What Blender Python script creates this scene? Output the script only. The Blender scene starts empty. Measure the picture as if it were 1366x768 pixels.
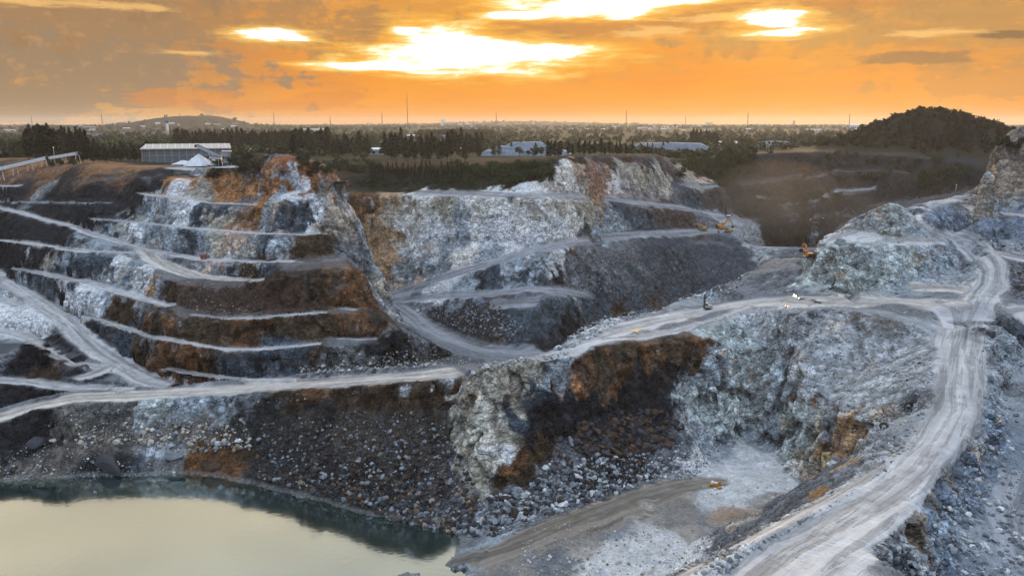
import bpy, math, random, time
import numpy as np
from mathutils import Vector, geometry
from mathutils.bvhtree import BVHTree
T0 = time.time()
random.seed(7); RNG = np.random.default_rng(11)
SC = bpy.context.scene
COL = SC.collection
R = math.radians

# ------------------------------------------------------------------ camera
CAM_Z, FPX, CX, CY = 30.0, 1072.0, 683.0, 384.0      # reference frame 1366 x 768
PITCH = math.atan(220.5 / FPX)
cam_data = bpy.data.cameras.new('camera'); cam = bpy.data.objects.new('camera', cam_data)
COL.objects.link(cam); SC.camera = cam
cam.location = (0, 0, CAM_Z); cam.rotation_euler = (math.pi/2 - PITCH, 0, 0)
cam_data.sensor_width = 36; cam_data.lens = 36 * FPX / 1366
cam_data.clip_start = 1; cam_data.clip_end = 60000
CP, SP = math.cos(PITCH), math.sin(PITCH)

def pdir(px, py):
    """unit-horizontal ray of a reference pixel: (hx, hy, t) with t = drop per metre of horizontal distance"""
    x = (px - CX) / FPX; u = -(py - CY) / FPX
    dx, dy, dz = x, CP + u*SP, -SP + u*CP
    h = math.hypot(dx, dy)
    return dx/h, dy/h, -dz/h

def pt_D(px, py, D):
    hx, hy, t = pdir(px, py); d = D / t
    return (hx*d, hy*d, CAM_Z - D)
def pt_d(px, py, d):
    hx, hy, t = pdir(px, py)
    return (hx*d, hy*d, CAM_Z - t*d)

# ------------------------------------------------------------------ sky and light
SUN_AZ, SUN_EL = R(18.2), R(6.9)                       # where the sun glows through the clouds
world = bpy.data.worlds.new('World'); SC.world = world; world.use_nodes = True
wt = world.node_tree; wt.nodes.clear()
def wn(typ, **kw):
    n = wt.nodes.new(typ)
    for k, v in kw.items():
        if k.startswith('i_'):
            key = k[2:]; key = int(key) if key.isdigit() else key
            n.inputs[key].default_value = v
        else: setattr(n, k, v)
    return n
def wl(a, b): wt.links.new(a, b)
def wm(op, a, b=None, c=None):
    n = wn('ShaderNodeMath', operation=op)
    for i, v in enumerate((a, b, c)):
        if v is None: continue
        if isinstance(v, (int, float)): n.inputs[i].default_value = v
        else: wl(v, n.inputs[i])
    return n.outputs[0]
def wmr(x, a, b, lo=0., hi=1., smooth=True):
    n = wn('ShaderNodeMapRange', i_1=float(a), i_2=float(b), i_3=float(lo), i_4=float(hi))
    if smooth: n.interpolation_type = 'SMOOTHSTEP'
    wl(x, n.inputs[0]); return n.outputs[0]
def wmix(f, a, b):
    n = wn('ShaderNodeMix', data_type='RGBA')
    if isinstance(f, (int, float)): n.inputs[0].default_value = f
    else: wl(f, n.inputs[0])
    for i, v in ((6, a), (7, b)):
        if isinstance(v, tuple): n.inputs[i].default_value = (*v, 1)
        else: wl(v, n.inputs[i])
    return n.outputs[2]
tcw = wn('ShaderNodeTexCoord'); sep = wn('ShaderNodeSeparateXYZ'); wl(tcw.outputs['Generated'], sep.inputs[0])
X_, Y_, Z_ = sep.outputs
AZ = wm('MULTIPLY', wm('ARCTAN2', X_, Y_), 57.2958)     # degrees east of the view axis
EL = wm('MULTIPLY', wm('ARCSINE', Z_), 57.2958)
cv = wn('ShaderNodeCombineXYZ'); wl(wm('MULTIPLY', AZ, .055), cv.inputs[0]); wl(wm('MULTIPLY', EL, .33), cv.inputs[1])
def wnoise(scale, detail=5, rough=.55, dist=0., off=0.):
    mp = wn('ShaderNodeVectorMath', operation='ADD'); wl(cv.outputs[0], mp.inputs[0]); mp.inputs[1].default_value = (off, off*.7, off)
    n = wn('ShaderNodeTexNoise', i_Scale=scale, i_Detail=float(detail), i_Roughness=rough, i_Distortion=dist); wl(mp.outputs[0], n.inputs['Vector'])
    return n.outputs[0]
n_big = wnoise(1.6, 6, .55, .3); n_mid = wnoise(4.0, 6, .6, .4, 3.1); n_str = wnoise(9.0, 5, .6, .6, 7.7)
# front half of the sky near the horizon: sunset colours by height
front = wmr(wm('ABSOLUTE', AZ), 60, 130, 1, 0)
def ramp(x, stops):
    n = wn('ShaderNodeValToRGB'); n.color_ramp.interpolation = 'B_SPLINE' if False else 'LINEAR'
    els = n.color_ramp.elements
    els[0].position, els[0].color = stops[0][0], (*stops[0][1], 1)
    els[1].position, els[1].color = stops[-1][0], (*stops[-1][1], 1)
    for p, c in stops[1:-1]:
        e = els.new(p); e.color = (*c, 1)
    wl(x, n.inputs[0]); return n.outputs[0]
def srgb(r, g, b):
    f = lambda v: (v/255/12.92 if v <= 10 else ((v/255+.055)/1.055)**2.4)
    return (f(r), f(g), f(b))
elw = wm('ADD', EL, wm('MULTIPLY', wm('SUBTRACT', n_mid, .5), 4.5))
elj = wm('MULTIPLY', elw, 1/12)
centre = ramp(elj, [(0, srgb(255,168,50)), (.12, srgb(255,158,16)), (.25, srgb(250,148,24)), (.45, srgb(246,164,66)), (.7, srgb(236,170,96)), (1, srgb(214,172,126))])
left = ramp(elj, [(0, srgb(222,172,112)), (.1, srgb(205,158,104)), (.3, srgb(182,144,110)), (.55, srgb(164,136,118)), (.8, srgb(190,148,112)), (1, srgb(205,165,125))])
right = ramp(elj, [(0, srgb(240,172,82)), (.1, srgb(252,164,58)), (.3, srgb(236,160,76)), (.55, srgb(214,158,92)), (.8, srgb(216,170,104)), (1, srgb(210,176,130))])
wL = wmr(wm('ADD', AZ, wm('MULTIPLY', wm('SUBTRACT', n_big, .5), 16)), -26, -9, 1, 0)
wR = wmr(AZ, 8, 30, 0, 1)
base = wmix(wR, wmix(wL, centre, left), right)
# long grey-tan cloud streaks
streak = wm('MULTIPLY', wmr(n_big, .40, .60), wmr(EL, 2.6, 5.5))
base = wmix(wm('MULTIPLY', streak, .5), base, srgb(186,134,90))
streak2 = wm('MULTIPLY', wmr(n_mid, .46, .62), wmr(EL, 1.0, 4.0))
base = wmix(wm('MULTIPLY', streak2, .35), base, srgb(200,134,78))
bright = wm('MULTIPLY', wmr(n_str, .56, .74), wmr(EL, 2.2, 4.5))
base = wmix(wm('MULTIPLY', bright, .38), base, srgb(255,190,100))
def px2sky(px, py):
    hx, hy, t = pdir(px, py); return math.degrees(math.atan2(hx, hy)), math.degrees(math.atan(-t))
cv2 = wn('ShaderNodeCombineXYZ'); wl(wm('MULTIPLY', AZ, .30), cv2.inputs[0]); wl(wm('MULTIPLY', EL, .36), cv2.inputs[1])
def wnoise2(scale, detail=6, rough=.6, off=0.):
    mp = wn('ShaderNodeVectorMath', operation='ADD'); wl(cv2.outputs[0], mp.inputs[0]); mp.inputs[1].default_value = (off, off*.7, off)
    n = wn('ShaderNodeTexNoise', i_Scale=scale, i_Detail=float(detail), i_Roughness=rough, i_Distortion=.2); wl(mp.outputs[0], n.inputs['Vector']); return n.outputs[0]
n_puf = wnoise2(1.5); n_puf2 = wnoise2(4.2, off=3.7)
def field(px, py, rx, ry):
    a, e = px2sky(px, py)
    dx = wm('DIVIDE', wm('SUBTRACT', AZ, a), rx/FPX*57.3*.92); dy = wm('DIVIDE', wm('SUBTRACT', EL, e), ry/FPX*57.3)
    return wm('SUBTRACT', 1.0, wm('SQRT', wm('ADD', wm('MULTIPLY', dx, dx), wm('MULTIPLY', dy, dy))))
def union(lst, n1, k1, n2, k2):
    f = None
    for q in lst: f = field(*q) if f is None else wm('MAXIMUM', f, field(*q))
    f = wm('ADD', f, wm('MULTIPLY', wm('SUBTRACT', n1, .5), k1)); return wm('ADD', f, wm('MULTIPLY', wm('SUBTRACT', n2, .5), k2))
# broad warm light around the hidden sun and the breaks in the cloud
gl_f = union([(640,70,420,110),(1035,40,190,80),(800,15,260,60)], n_big, 1.0, n_mid, .4)
base = wmix(wmr(gl_f, 0., .9, 0, .62), base, srgb(255,180,62))
# cloud layers
for lst, c, k, lo, hi in [
    ([(70,70,250,75),(40,130,210,34),(190,98,80,22)], srgb(160,138,122), .86, -.12, .34),
    ([(230,20,330,34),(400,42,210,24),(470,72,120,10)], srgb(176,138,104), .7, -.15, .45),
    ([(760,40,200,13),(900,22,230,14),(1080,8,260,10)], srgb(204,142,86), .8, -.2, .45),
    ([(1180,45,260,22),(1300,30,140,40)], srgb(190,150,102), .6, -.2, .5),
    ([(1228,76,72,8),(1200,74,40,6)], srgb(160,124,90), .85, -.15, .3), ([(1350,46,38,5)], srgb(140,108,84), .9, -.2, .3),
    ([(1300,112,90,18),(1350,120,60,16)], srgb(212,152,88), .65, -.1, .3),
    ([(330,140,140,8),(250,128,70,9),(440,130,60,7)], srgb(232,146,62), .6, -.1, .3),
    ([(700,106,170,6),(1000,72,150,5),(900,100,200,5)], srgb(238,156,66), .5, -.3, .5)]:
    f = union(lst, n_mid, 2.4, n_puf, 4.0 if lst[0][3] > 14 else 1.5)
    base = wmix(wmr(f, lo, hi, 0, k), base, c)
# inner modelling of the grey bank: brighter rims, darker undersides
rim = wm('MULTIPLY', wmr(n_puf2, .52, .7), wmr(AZ, -34, -8, .34, .14)); base = wmix(wm('MULTIPLY', rim, wmr(EL, 1.0, 3.5)), base, srgb(232,176,120))
und = wm('MULTIPLY', wmr(n_puf, .54, .7), wmr(EL, 2.0, 5.0, 0, .30)); base = wmix(und, base, srgb(146,112,92))
bs_ = wn('ShaderNodeVectorMath', operation='MULTIPLY'); wl(base, bs_.inputs[0]); bs_.inputs[1].default_value = (.86, .80, .62); base = bs_.outputs[0]
# gaps burnt out by the sun, with warm fringes
H1 = union([(620,76,135,22),(590,58,74,25),(530,89,110,6),(700,70,110,10),(545,42,30,8),(780,10,130,13),(700,20,60,6),(880,2,90,6)], n_mid, 2.2, n_str, .6)
H2 = union([(1035,26,34,12),(1048,42,48,4),(365,47,40,7)], n_mid, 4.0, n_str, 1.5)
H3 = union([(945,24,50,5),(100,5,90,5),(860,44,50,6),(1240,44,60,4),(250,70,60,4),(640,100,100,4)], n_mid, 4.0, n_str, 1.5)
base = wmix(wmr(H3, -.4, .5, 0, .6), base, srgb(255,202,118))
base = wmix(wmr(H1, -.75, .1, 0, .85), base, srgb(255,188,70))
base = wmix(wmr(H1, -.3, .22), base, srgb(255,222,140))
base = wmix(wmr(H1, -.02, .42), base, (1.5, 1.42, 1.3))
base = wmix(wmr(H2, -1.3, .2, 0, .8), base, srgb(255,196,92))
base = wmix(wmr(H2, -.1, .4), base, srgb(255,232,170))
base = wmix(wmr(H2, .15, .6), base, (1.5, 1.42, 1.3))
# higher sky: pale cloud over the sunset, then the cool blue-grey dome that lights the pit
DOME = (1.12, 1.31, 1.62)
upper = ramp(wm('MULTIPLY', EL, 1/90), [(0, (.86,.72,.56)), (.12, (.72,.60,.46)), (.29, (.98,.86,.66)), (.36, (.72,.76,.74)), (.48, (.9,.96,1.02)), (.62, DOME), (1, (1.45,1.7,2.1))])
upv = wmr(n_big, .3, .7, .82, 1.16)
us = wn('ShaderNodeVectorMath', operation='SCALE'); wl(upper, us.inputs[0]); wl(upv, us.inputs['Scale'])
back = ramp(wm('MULTIPLY', EL, 1/90), [(0, (.30,.36,.50)), (.3, (.46,.58,.80)), (.55, DOME), (1, (1.45,1.7,2.1))])
sky_c = wmix(wmr(EL, 9, 16), base, us.outputs[0])
sky_c = wmix(front, back, sky_c)
below = wmr(EL, -1.5, -.2, 0, 1)
sky_c = wmix(below, srgb(190,150,100), sky_c)
bg1 = wn('ShaderNodeBackground'); wl(sky_c, bg1.inputs[0]); bg1.inputs[1].default_value = 1.0
nish = wn('ShaderNodeTexSky', sky_type='NISHITA'); nish.sun_disc = False; nish.sun_elevation = SUN_EL; nish.sun_rotation = SUN_AZ
bg2 = wn('ShaderNodeBackground'); wl(nish.outputs[0], bg2.inputs[0]); bg2.inputs[1].default_value = .002
addw = wn('ShaderNodeAddShader'); wl(bg1.outputs[0], addw.inputs[0]); wl(bg2.outputs[0], addw.inputs[1])
wo = wn('ShaderNodeOutputWorld'); wl(addw.outputs[0], wo.inputs[0])
world.cycles.sampling_method = 'MANUAL'; world.cycles.sample_map_resolution = 1024

sun_d = bpy.data.lights.new('sun', 'SUN'); sun = bpy.data.objects.new('sun', sun_d); COL.objects.link(sun)
sun_d.energy = 3.2; sun_d.angle = R(10); sun_d.color = (1, .72, .42)
sd = Vector((math.sin(SUN_AZ)*math.cos(SUN_EL), math.cos(SUN_AZ)*math.cos(SUN_EL), math.sin(SUN_EL)))
sun.rotation_euler = sd.to_track_quat('Z', 'Y').to_euler()
vs = SC.view_settings
vs.view_transform = 'Standard'; vs.look = 'None'; vs.exposure = 0.12; vs.gamma = 1.0; vs.use_curve_mapping = False


# ------------------------------------------------------------------ terrain control lines
def itp(tab, x):
    if not isinstance(tab, (list, tuple)): return tab
    xs = [p[0] for p in tab]
    return float(np.interp(x, xs, [p[1] for p in tab]))

CTRL = []          # (x, y, z)
def region(x0, x1, lines, step=5.0):
    """march up every pixel column: each line gives its height in the picture and the slope of the ground below it"""
    n = int(round((x1 - x0) / step))
    for i in range(n + 1):
        px = x0 + (x1 - x0) * i / n
        d = D = None; hx = hy = 0
        for ln in lines:
            m = ln[0]
            if m == 'o':                                   # hidden ground behind a crest
                lo, hi = ln[3] if len(ln) > 3 else (-1e9, 1e9)
                if d is None or not (lo <= px <= hi): continue
                CTRL.append((hx*(d+ln[1]), hy*(d+ln[1]), CAM_Z - (D+ln[2])))
                continue
            ys, v = ln[1], ln[2]
            if px < ys[0][0] - .01 or px > ys[-1][0] + .01: continue
            py = itp(ys, px)
            hx, hy, t = pdir(px, py)
            if m == 'D' or d is None:
                D = itp(v, px); d = D / t
            else:
                s = itp(v, px)
                d = (D + s*d) / (t + s); D = t*d
            CTRL.append((hx*d, hy*d, CAM_Z - D))

def sp(pts):      # loose spot heights
    for px, py, D in pts: CTRL.append(pt_D(px, py, D))
def polyD(pts, n=6):
    for a, b in zip(pts[:-1], pts[1:]):
        for k in range(n):
            f = k/n
            CTRL.append(pt_D(*[a[j]+(b[j]-a[j])*f for j in range(3)]))
    CTRL.append(pt_D(*pts[-1]))

# --- left pit wall, bottom to top
region(-90, 545, [
 ('D', [(-90,528),(0,514),(100,516),(200,517),(300,506),(400,502),(480,498),(545,490)], 96),
 ('s', [(-90,505),(0,500),(60,502),(117,507),(165,499),(192,513),(240,515)], .05),
 ('s', [(-90,480),(0,474),(20,462),(34,453),(50,456),(80,478),(100,489),(117,502)], [(-90,2.),(80,2.),(117,.5)]),
 ('D', [(-90,430),(0,440),(26,445),(40,450),(62,464),(88,481),(117,489),(135,483)], [(-90,90),(0,91.3),(40,91.8),(62,92.6),(88,94),(117,95),(135,95)]),
 ('D', [(-90,402),(0,411),(30,414),(50,412),(75,424),(88,437),(105,454),(123,468),(138,477)], [(-90,82),(0,83.4),(30,83.2),(50,82),(75,84.2),(88,86),(105,88.7),(123,91.6),(138,93.6)]),
 ('D', [(-90,388),(0,396),(17,404),(32,407),(47,404)], [(-90,81.6),(0,83),(32,82.8),(47,81.8)]),
 ('D', [(-90,342),(0,376),(26,389),(47,403)], [(-90,70),(0,76.8),(26,79.2),(47,81.5)]),
 ('D', [(-90,330),(0,364),(17,376),(44,390),(70,405),(91,418),(105,434),(123,452),(149,467),(176,480)], [(-90,69.5),(0,76.2),(17,77.6),(44,80.3),(70,83),(91,85.6),(105,87.8),(123,90.6),(149,93.2),(176,94.9)]),
 ('s', [(178,482),(193,489),(230,508),(245,514)], .04),
 ('s', [(105,424),(132,430),(158,439),(202,452),(240,459),(298,470),(345,470),(389,467),(430,461),(480,459),(510,459),(535,460)], 2.5),
 ('s', [(114,419),(132,422),(158,431),(202,445),(240,451),(298,461),(345,461),(389,457),(416,453),(480,449),(515,448)], .06),
 ('s', [(-90,352),(18,360),(53,366),(74,373),(105,382),(141,392),(158,399),(185,407),(215,415),(249,424),(287,429),(319,428),(363,425),(416,421),(460,418),(500,420),(530,438)], 2.3),
 ('s', [(-90,346),(18,355),(53,359),(74,364),(105,371),(125,375),(158,381),(188,388),(205,394),(226,403),(249,414),(287,420),(319,420),(363,417),(416,414),(460,411),(505,413)], .07),
 ('s', [(-90,318),(9,323),(53,330),(77,335),(123,341),(149,343),(176,348),(190,358),(217,370),(240,380),(290,384),(350,378),(362,371),(374,363),(400,362),(440,360),(470,361),(488,385)], [(-90,2.2),(215,2.2),(245,.7),(350,.7),(365,2.2),(490,2.)]),
 ('s', [(-90,315),(9,319),(53,324),(77,328),(123,333),(149,335),(176,336),(200,342),(230,355),(262,366),(293,370),(352,371),(374,359),(416,357),(470,357)], .06),
 ('s', [(80,314),(100,314),(125,321),(150,328),(170,333),(182,335),(200,340),(240,348),(275,352),(340,352),(400,354),(440,353),(468,352)], [(80,1.5),(182,1.2),(200,.4),(250,.6),(275,2.),(370,2.),(385,.3),(468,.3)]),
 ('s', [(96,304),(125,311),(150,316),(175,323),(190,328),(205,332),(234,338),(275,344),(340,345),(400,345),(430,342),(455,338)], .07),
 ('s', [(-90,258),(0,281),(30,288),(60,298),(95,304)], .75),
 ('s', [(-90,254),(0,275),(30,281),(60,290),(96,299)], .05),
 ('s', [(119,295),(125,293),(150,297),(200,301),(250,307),(341,314),(404,316),(434,313)], 2.6),
 ('s', [(128,290),(150,292),(200,295),(250,301),(341,308),(404,309),(428,307)], .07),
 ('s', [(-90,249),(0,271),(60,271),(135,272),(165,272),(180,270)], .7),
 ('s', [(-90,248),(0,269),(60,269),(135,270),(170,270)], .05),
 ('s', [(172,268),(187,260),(230,263),(250,269),(282,275),(341,276),(365,268),(380,262),(426,258)], 2.6),
 ('s', [(187,256),(215,257),(250,262),(282,268),(341,269),(360,264),(380,258),(426,255)], .06),
 ('s', [(-90,247),(0,249),(40,247),(100,242),(150,238),(200,236),(212,238),(260,242),(290,242),(310,239),(330,233),(350,227),(365,220),(378,215),(410,212),(432,213),(445,232),(452,240)], [(-90,.7),(180,.8),(212,1.6),(452,1.5)]),
 ('s', [(-90,245),(0,247),(100,241),(200,234),(230,234),(270,233),(286,231),(300,218),(315,207),(338,203),(375,207),(425,210),(445,230)], [(-90,.05),(280,.05),(300,.5),(378,.5),(400,.25),(445,.25)]),
 ('s', [(-90,216),(0,214),(60,217),(100,219),(160,222),(200,226)], .3),
 ('s', [(-90,214),(0,212),(200,222),(300,219)], .03),
])
# --- middle pit: white wall, ramps, excavator platform
region(440, 1002, [
 ('D', [(440,300),(455,330),(470,352),(485,380),(495,401),(515,414),(533,432),(550,452),(575,464),(603,472),(647,478),(690,476),(720,474),(760,465),(800,448),(850,430),(890,415),(930,398),(960,388),(1000,376),(1022,362)],
       [(440,61),(470,80),(495,97),(550,101),(650,105),(720,107),(800,112),(930,112),(960,108),(1022,99)]),
 ('s', [(496,397),(515,396),(538,406),(559,420),(585,434),(620,450),(656,460),(691,468),(715,470)], .04),
 ('s', [(538,404),(564,402),(594,398),(629,395),(656,393),(720,389),(760,394),(792,394)], [(538,.3),(600,.62),(720,.75),(792,.85)]),
 ('s', [(530,398),(564,395),(594,391),(629,389),(720,384),(760,387),(792,391)], .05),
 ('s', [(795,333),(843,327),(896,324),(960,326),(985,334)], [(795,.75),(985,.8)]),
 ('s', [(795,331),(843,325),(896,322),(960,324),(985,332)], .08),
 ('s', [(505,397),(524,394),(550,384),(585,374),(612,367),(656,354),(720,334),(773,324),(825,318),(878,314),(960,312),(990,318),(1010,335)], [(505,.3),(560,.8),(700,1.4),(760,1.2),(800,.9),(1010,.8)]),
 ('s', [(500,393),(524,389),(550,379),(585,368),(612,361),(656,348),(720,329),(773,319),(825,313),(878,309),(960,306),(985,301),(1003,303),(1015,320)], .06),
 ('s', [(495,345),(533,341),(585,337),(638,333),(690,325)], 1.9),
 ('s', [(495,341),(533,337),(585,332),(638,328),(690,322)], .25),
 ('s', [(448,262),(460,254),(480,256),(500,258),(530,259),(580,258),(640,259),(720,260),(765,264),(800,269),(850,273),(900,280),(940,288),(965,294)], [(440,1.8),(690,2.2),(800,1.9),(965,1.5)]),
 ('s', [(452,249),(480,252),(520,254),(560,253),(640,256),(720,257),(765,260),(800,264),(850,268),(900,273),(940,279),(985,288),(1003,297)], .05),
 ('s', [(820,262),(853,256),(882,256),(899,270)], .7),
 ('s', [(887,256),(900,252),(913,249),(931,246),(960,247),(985,243),(1003,246)], 1.3),
 ('s', [(887,253),(900,249),(913,246),(931,243),(960,244)], .05),
 ('s', [(600,249),(650,248),(690,247),(720,243),(738,232),(750,219),(765,217),(846,217),(859,221),(881,230),(893,237),(916,232),(934,236),(944,241)], 1.3),
 ('s', [(452,240),(480,233),(510,226),(560,222),(650,222),(720,214),(742,213)], .32),
 ('s', [(744,211),(800,208),(880,207),(893,215),(905,226)], .45),
 ('s', [(452,212),(560,214),(650,214),(740,209),(800,206),(880,205),(905,214),(960,212)], .04),
])
# --- hazy far gorge wall
region(1009, 1312, [
 ('D', [(985,325),(1000,338),(1060,334),(1085,332),(1120,302),(1170,268),(1210,265),(1250,264),(1290,254),(1312,254)],
       [(985,92),(1060,100),(1120,82),(1170,63.5),(1312,53)]),
 ('s', [(985,300),(1030,298),(1090,293),(1122,290)], 1.2),
 ('s', [(985,292),(1030,292),(1090,287),(1122,284)], .15),
 ('s', [(1000,262),(1049,279),(1085,268),(1125,258),(1172,255)], 1.2),
 ('s', [(1000,257),(1049,273),(1085,262),(1125,252),(1172,250)], .15),
 ('s', [(1003,244),(1036,243),(1080,237),(1111,233),(1180,230),(1232,236)], 1.2),
 ('s', [(1003,239),(1036,237),(1080,231),(1111,227),(1180,224),(1232,230)], .15),
 ('s', [(985,217),(1010,204),(1040,203),(1100,202),(1170,205),(1230,209),(1290,216),(1312,226)], .9),
], step=7)
# --- lake bank and causeway
region(-90, 592, [
 ('D', [(-90,645),(0,641),(60,638),(130,634),(200,632),(240,630),(290,633),(340,645),(400,657),(470,680),(520,693),(560,700),(600,708),(618,722)], 110),
 ('o', -6, 2.5), ('o', -22, 6),
 ('s', [(-90,606),(0,587),(60,576),(130,557),(220,556),(320,552),(400,543),(480,533),(560,528),(590,530),(618,620)], [(-90,.72),(560,.8),(618,.5)]),
 ('s', [(-90,592),(0,566),(35,559),(70,544),(140,538),(246,533),(351,527),(480,515),(540,510),(590,507)], 1.6),
 ('s', [(-90,573),(0,548),(50,533),(100,524),(150,521),(220,519),(300,511),(400,509),(480,501),(540,496),(600,489)], .04),
 ('s', [(-90,566),(0,542),(50,528),(100,520),(150,518),(220,517),(300,506),(360,505),(400,496),(440,491),(520,488),(600,482)], .35),
 ('o', 7, 4), ('o', 16, 9, (-90,450)), ('o', 18, 14, (450,618)),
])
# --- big outcrop, dark face, ridge road
region(605, 945, [
 ('D', [(605,715),(618,722),(640,716),(680,700),(720,690),(760,678),(800,668),(830,655),(870,640),(910,630),(945,618)],
       [(605,110),(640,108.5),(760,105.5),(870,104),(945,104)]),
 ('s', [(605,605),(625,637),(650,657),(690,654),(720,640),(740,600),(780,562),(820,548),(870,535),(910,524),(945,530)], [(605,.4),(650,.45),(740,.6),(945,.62)]),
 ('s', [(605,532),(615,516),(635,496),(650,485),(700,480),(729,477),(773,471),(834,462),(887,455),(945,453)], [(605,1.25),(700,1.3),(760,1.6),(945,1.8)]),
 ('s', [(735,472),(755,467),(799,457),(843,452),(896,446),(940,433)], .25),
 ('s', [(735,469),(760,460),(799,447),(820,437),(850,427),(885,418),(945,408)], .04),
 ('s', [(640,489),(700,477),(735,466),(760,453),(775,441),(808,425),(843,420),(873,414),(896,400),(930,391),(945,385)], .14),
 ('o', 6, 3), ('o', 18, 16, (660,945)), ('o', 40, 34, (700,945)),
])
sp([(600,489,80),(620,487,80),(640,484,79.5),(600,498,80.2),(620,495,80),(640,492,79.6)])
# --- foreground floor and tan mound
sp([(605,742,110),(560,758,110),(500,771,110),(430,792,110),(590,750,109.2),
 (640,738,106.5),(665,720,106),(700,706,103),(760,689,100.6),(800,675,99.8),(830,664,100.2),(870,650,101.6),(905,642,103),(930,650,103.5),(1000,640,103.5),
 (960,625,104),(1030,660,103.5),(1040,630,103.5),(860,672,102.5),(885,684,104.6),(925,690,104.8),(955,676,104.0),(985,684,103.4),(1012,690,103.2),(900,664,103.2),(945,664,103.7),(970,696,104.6),(1005,702,104.2),
 (850,700,102.8),(800,705,102.4),(760,740,103.4),(700,768,104),(820,768,103),(900,760,103.4),(920,730,103.8),(650,768,105.2),(600,790,107),(560,800,108),(700,820,104),(800,830,103),(880,800,103),
 (700,735,104),(640,755,106),(730,722,102.6),(790,700,101.2),(840,684,101.2),(680,745,104.6)])
# --- right wall, gravel slope, ridge road and knob
region(945, 1185, [
 ('D', [(945,600),(960,594),(1000,587),(1040,602),(1060,640),(1070,655),(1090,661),(1110,652),(1125,640),(1150,600),(1185,580)], [(945,103.5),(1100,103.5),(1125,88),(1150,72),(1185,68)]),
 ('s', [(945,500),(980,470),(1010,462),(1060,480),(1100,525),(1128,560)], [(945,1.8),(1000,1.7),(1060,1.5),(1110,1.3),(1128,.6)]),
 ('s', [(945,446),(960,430),(985,421),(1010,418),(1050,413),(1090,411),(1130,409),(1170,411),(1185,412)], [(945,1.2),(1000,1.),(1060,.55),(1115,.4),(1128,.2),(1145,.1),(1185,.055)]),
 ('s', [(945,406),(960,404),(1000,400),(1040,396),(1070,394),(1100,396),(1140,395),(1185,393)], .035),
 ('s', [(945,385),(960,379),(985,370),(993,365),(1013,352),(1022,346),(1040,345),(1065,347),(1075,360),(1090,384),(1130,391),(1185,389)], .12),
 ('s', [(1013,351),(1022,344),(1040,342),(1058,340),(1075,343)], .1),
 ('s', [(1075,344),(1085,340),(1095,328),(1110,324),(1146,327),(1185,325)], .95),
 ('s', [(1097,326),(1115,305),(1136,297),(1160,300),(1170,305),(1180,320),(1185,322)], .08),
 ('s', [(1115,302),(1136,292),(1150,290),(1160,282),(1172,271),(1185,265)], 1.),
 ('o', 5, 5), ('o', 14, 22), ('o', 30, 42),
])
region(1190, 1440, [
 ('D', [(1190,560),(1230,560),(1252,535),(1318,535),(1330,500),(1440,500)], [(1190,68),(1250,66),(1318,66),(1330,72.5),(1440,73)]),
 ('s', [(1318,465),(1330,464),(1366,462),(1440,460)], .1),
 ('s', [(1190,413),(1215,416),(1235,425),(1252,445),(1316,440),(1320,428),(1344,424),(1366,424),(1440,426)], [(1190,.06),(1252,.05),(1316,.05),(1322,1.2),(1440,1.2)]),
 ('s', [(1190,392),(1215,392),(1240,393),(1290,392),(1345,398),(1366,402),(1440,408)], .03),
 ('s', [(1190,388),(1212,386),(1240,379),(1265,371),(1285,363),(1300,366)], .08),
 ('s', [(1190,325),(1240,324),(1262,325),(1280,336),(1298,354),(1306,362)], [(1190,.95),(1262,.9),(1306,.4)]),
 ('s', [(1190,322),(1240,320),(1258,320)], .05),
 ('s', [(1190,266),(1205,270),(1211,283),(1216,293),(1235,305),(1258,318)], 1.),
 ('s', [(1226,290),(1231,300),(1258,309),(1284,319),(1311,328),(1330,338),(1366,343),(1440,352)], [(1226,.08),(1311,.1),(1320,.16),(1440,.2)]),
 ('s', [(1231,299),(1258,307),(1284,314),(1319,318),(1366,322),(1440,328)], .1),
 ('s', [(1226,284),(1231,278),(1267,275),(1293,279),(1319,283),(1366,288),(1440,293)], .75),
 ('s', [(1205,270),(1224,267),(1258,262),(1275,257),(1299,253)], .05),
 ('o', 5, 6, (1190,1299)), ('o', 16, 24, (1190,1299)), ('o', 34, 40, (1190,1299)),
 ('s', [(1300,273),(1311,277),(1337,281.5),(1366,285),(1440,290)], .03),
 ('s', [(1300,262),(1307,250),(1318,222),(1330,194),(1343,178),(1358,172),(1366,169),(1440,150)], [(1300,1.3),(1366,1.7),(1440,1.7)]),
 ('s', [(1330,192),(1343,176),(1366,166),(1440,147)], .3),
 ('o', 12, 6, (1300,1440)), ('o', 30, 24, (1300,1440)), ('o', 60, 34, (1300,1440)),
])
# --- foreground haul ramp with its berm, and the lower ground on its right
RAMP_L = [(915,792,60.5),(1000,740,62),(1060,707,63),(1126,671,64.6),(1163,645,65.6),(1201,619,66.4),(1232,592,66.6),(1248,547,66),(1251,502,65),(1255,470,64)]
RAMP_R = [(1085,795,60.5),(1126,752,62),(1182,713,63.4),(1215,684,64.5),(1230,656,65.4),(1255,619,66.2),(1285,581,66.4),(1309,551,66),(1313,502,65),(1313,465,64)]
polyD(RAMP_L); polyD(RAMP_R)
polyD([(895,782,59.2),(985,733,60.6),(1050,699,61.5),(1116,662,63.2),(1155,636,64.6),(1190,611,65.8)])
for q in [(985,733,60.6),(1050,699,61.5),(1116,662,63.2),(1155,636,64.6),(1020,715,61),(1085,680,62.4)]:
    hx, hy, t = pdir(q[0], q[1]); d = q[2]/t
    nx, ny = -.86, .5
    for o, dz in ((7, 5), (18, 15), (34, 30)):
        CTRL.append((hx*d + nx*o, hy*d + ny*o, CAM_Z - q[2] - dz))
polyD([(1334,520,72.2),(1336,560,72.9),(1330,602,73.6),(1312,645,74.2),(1294,676,74.2),(1280,706,74.6),(1268,745,75.2),(1246,805,76)], 8)
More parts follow.
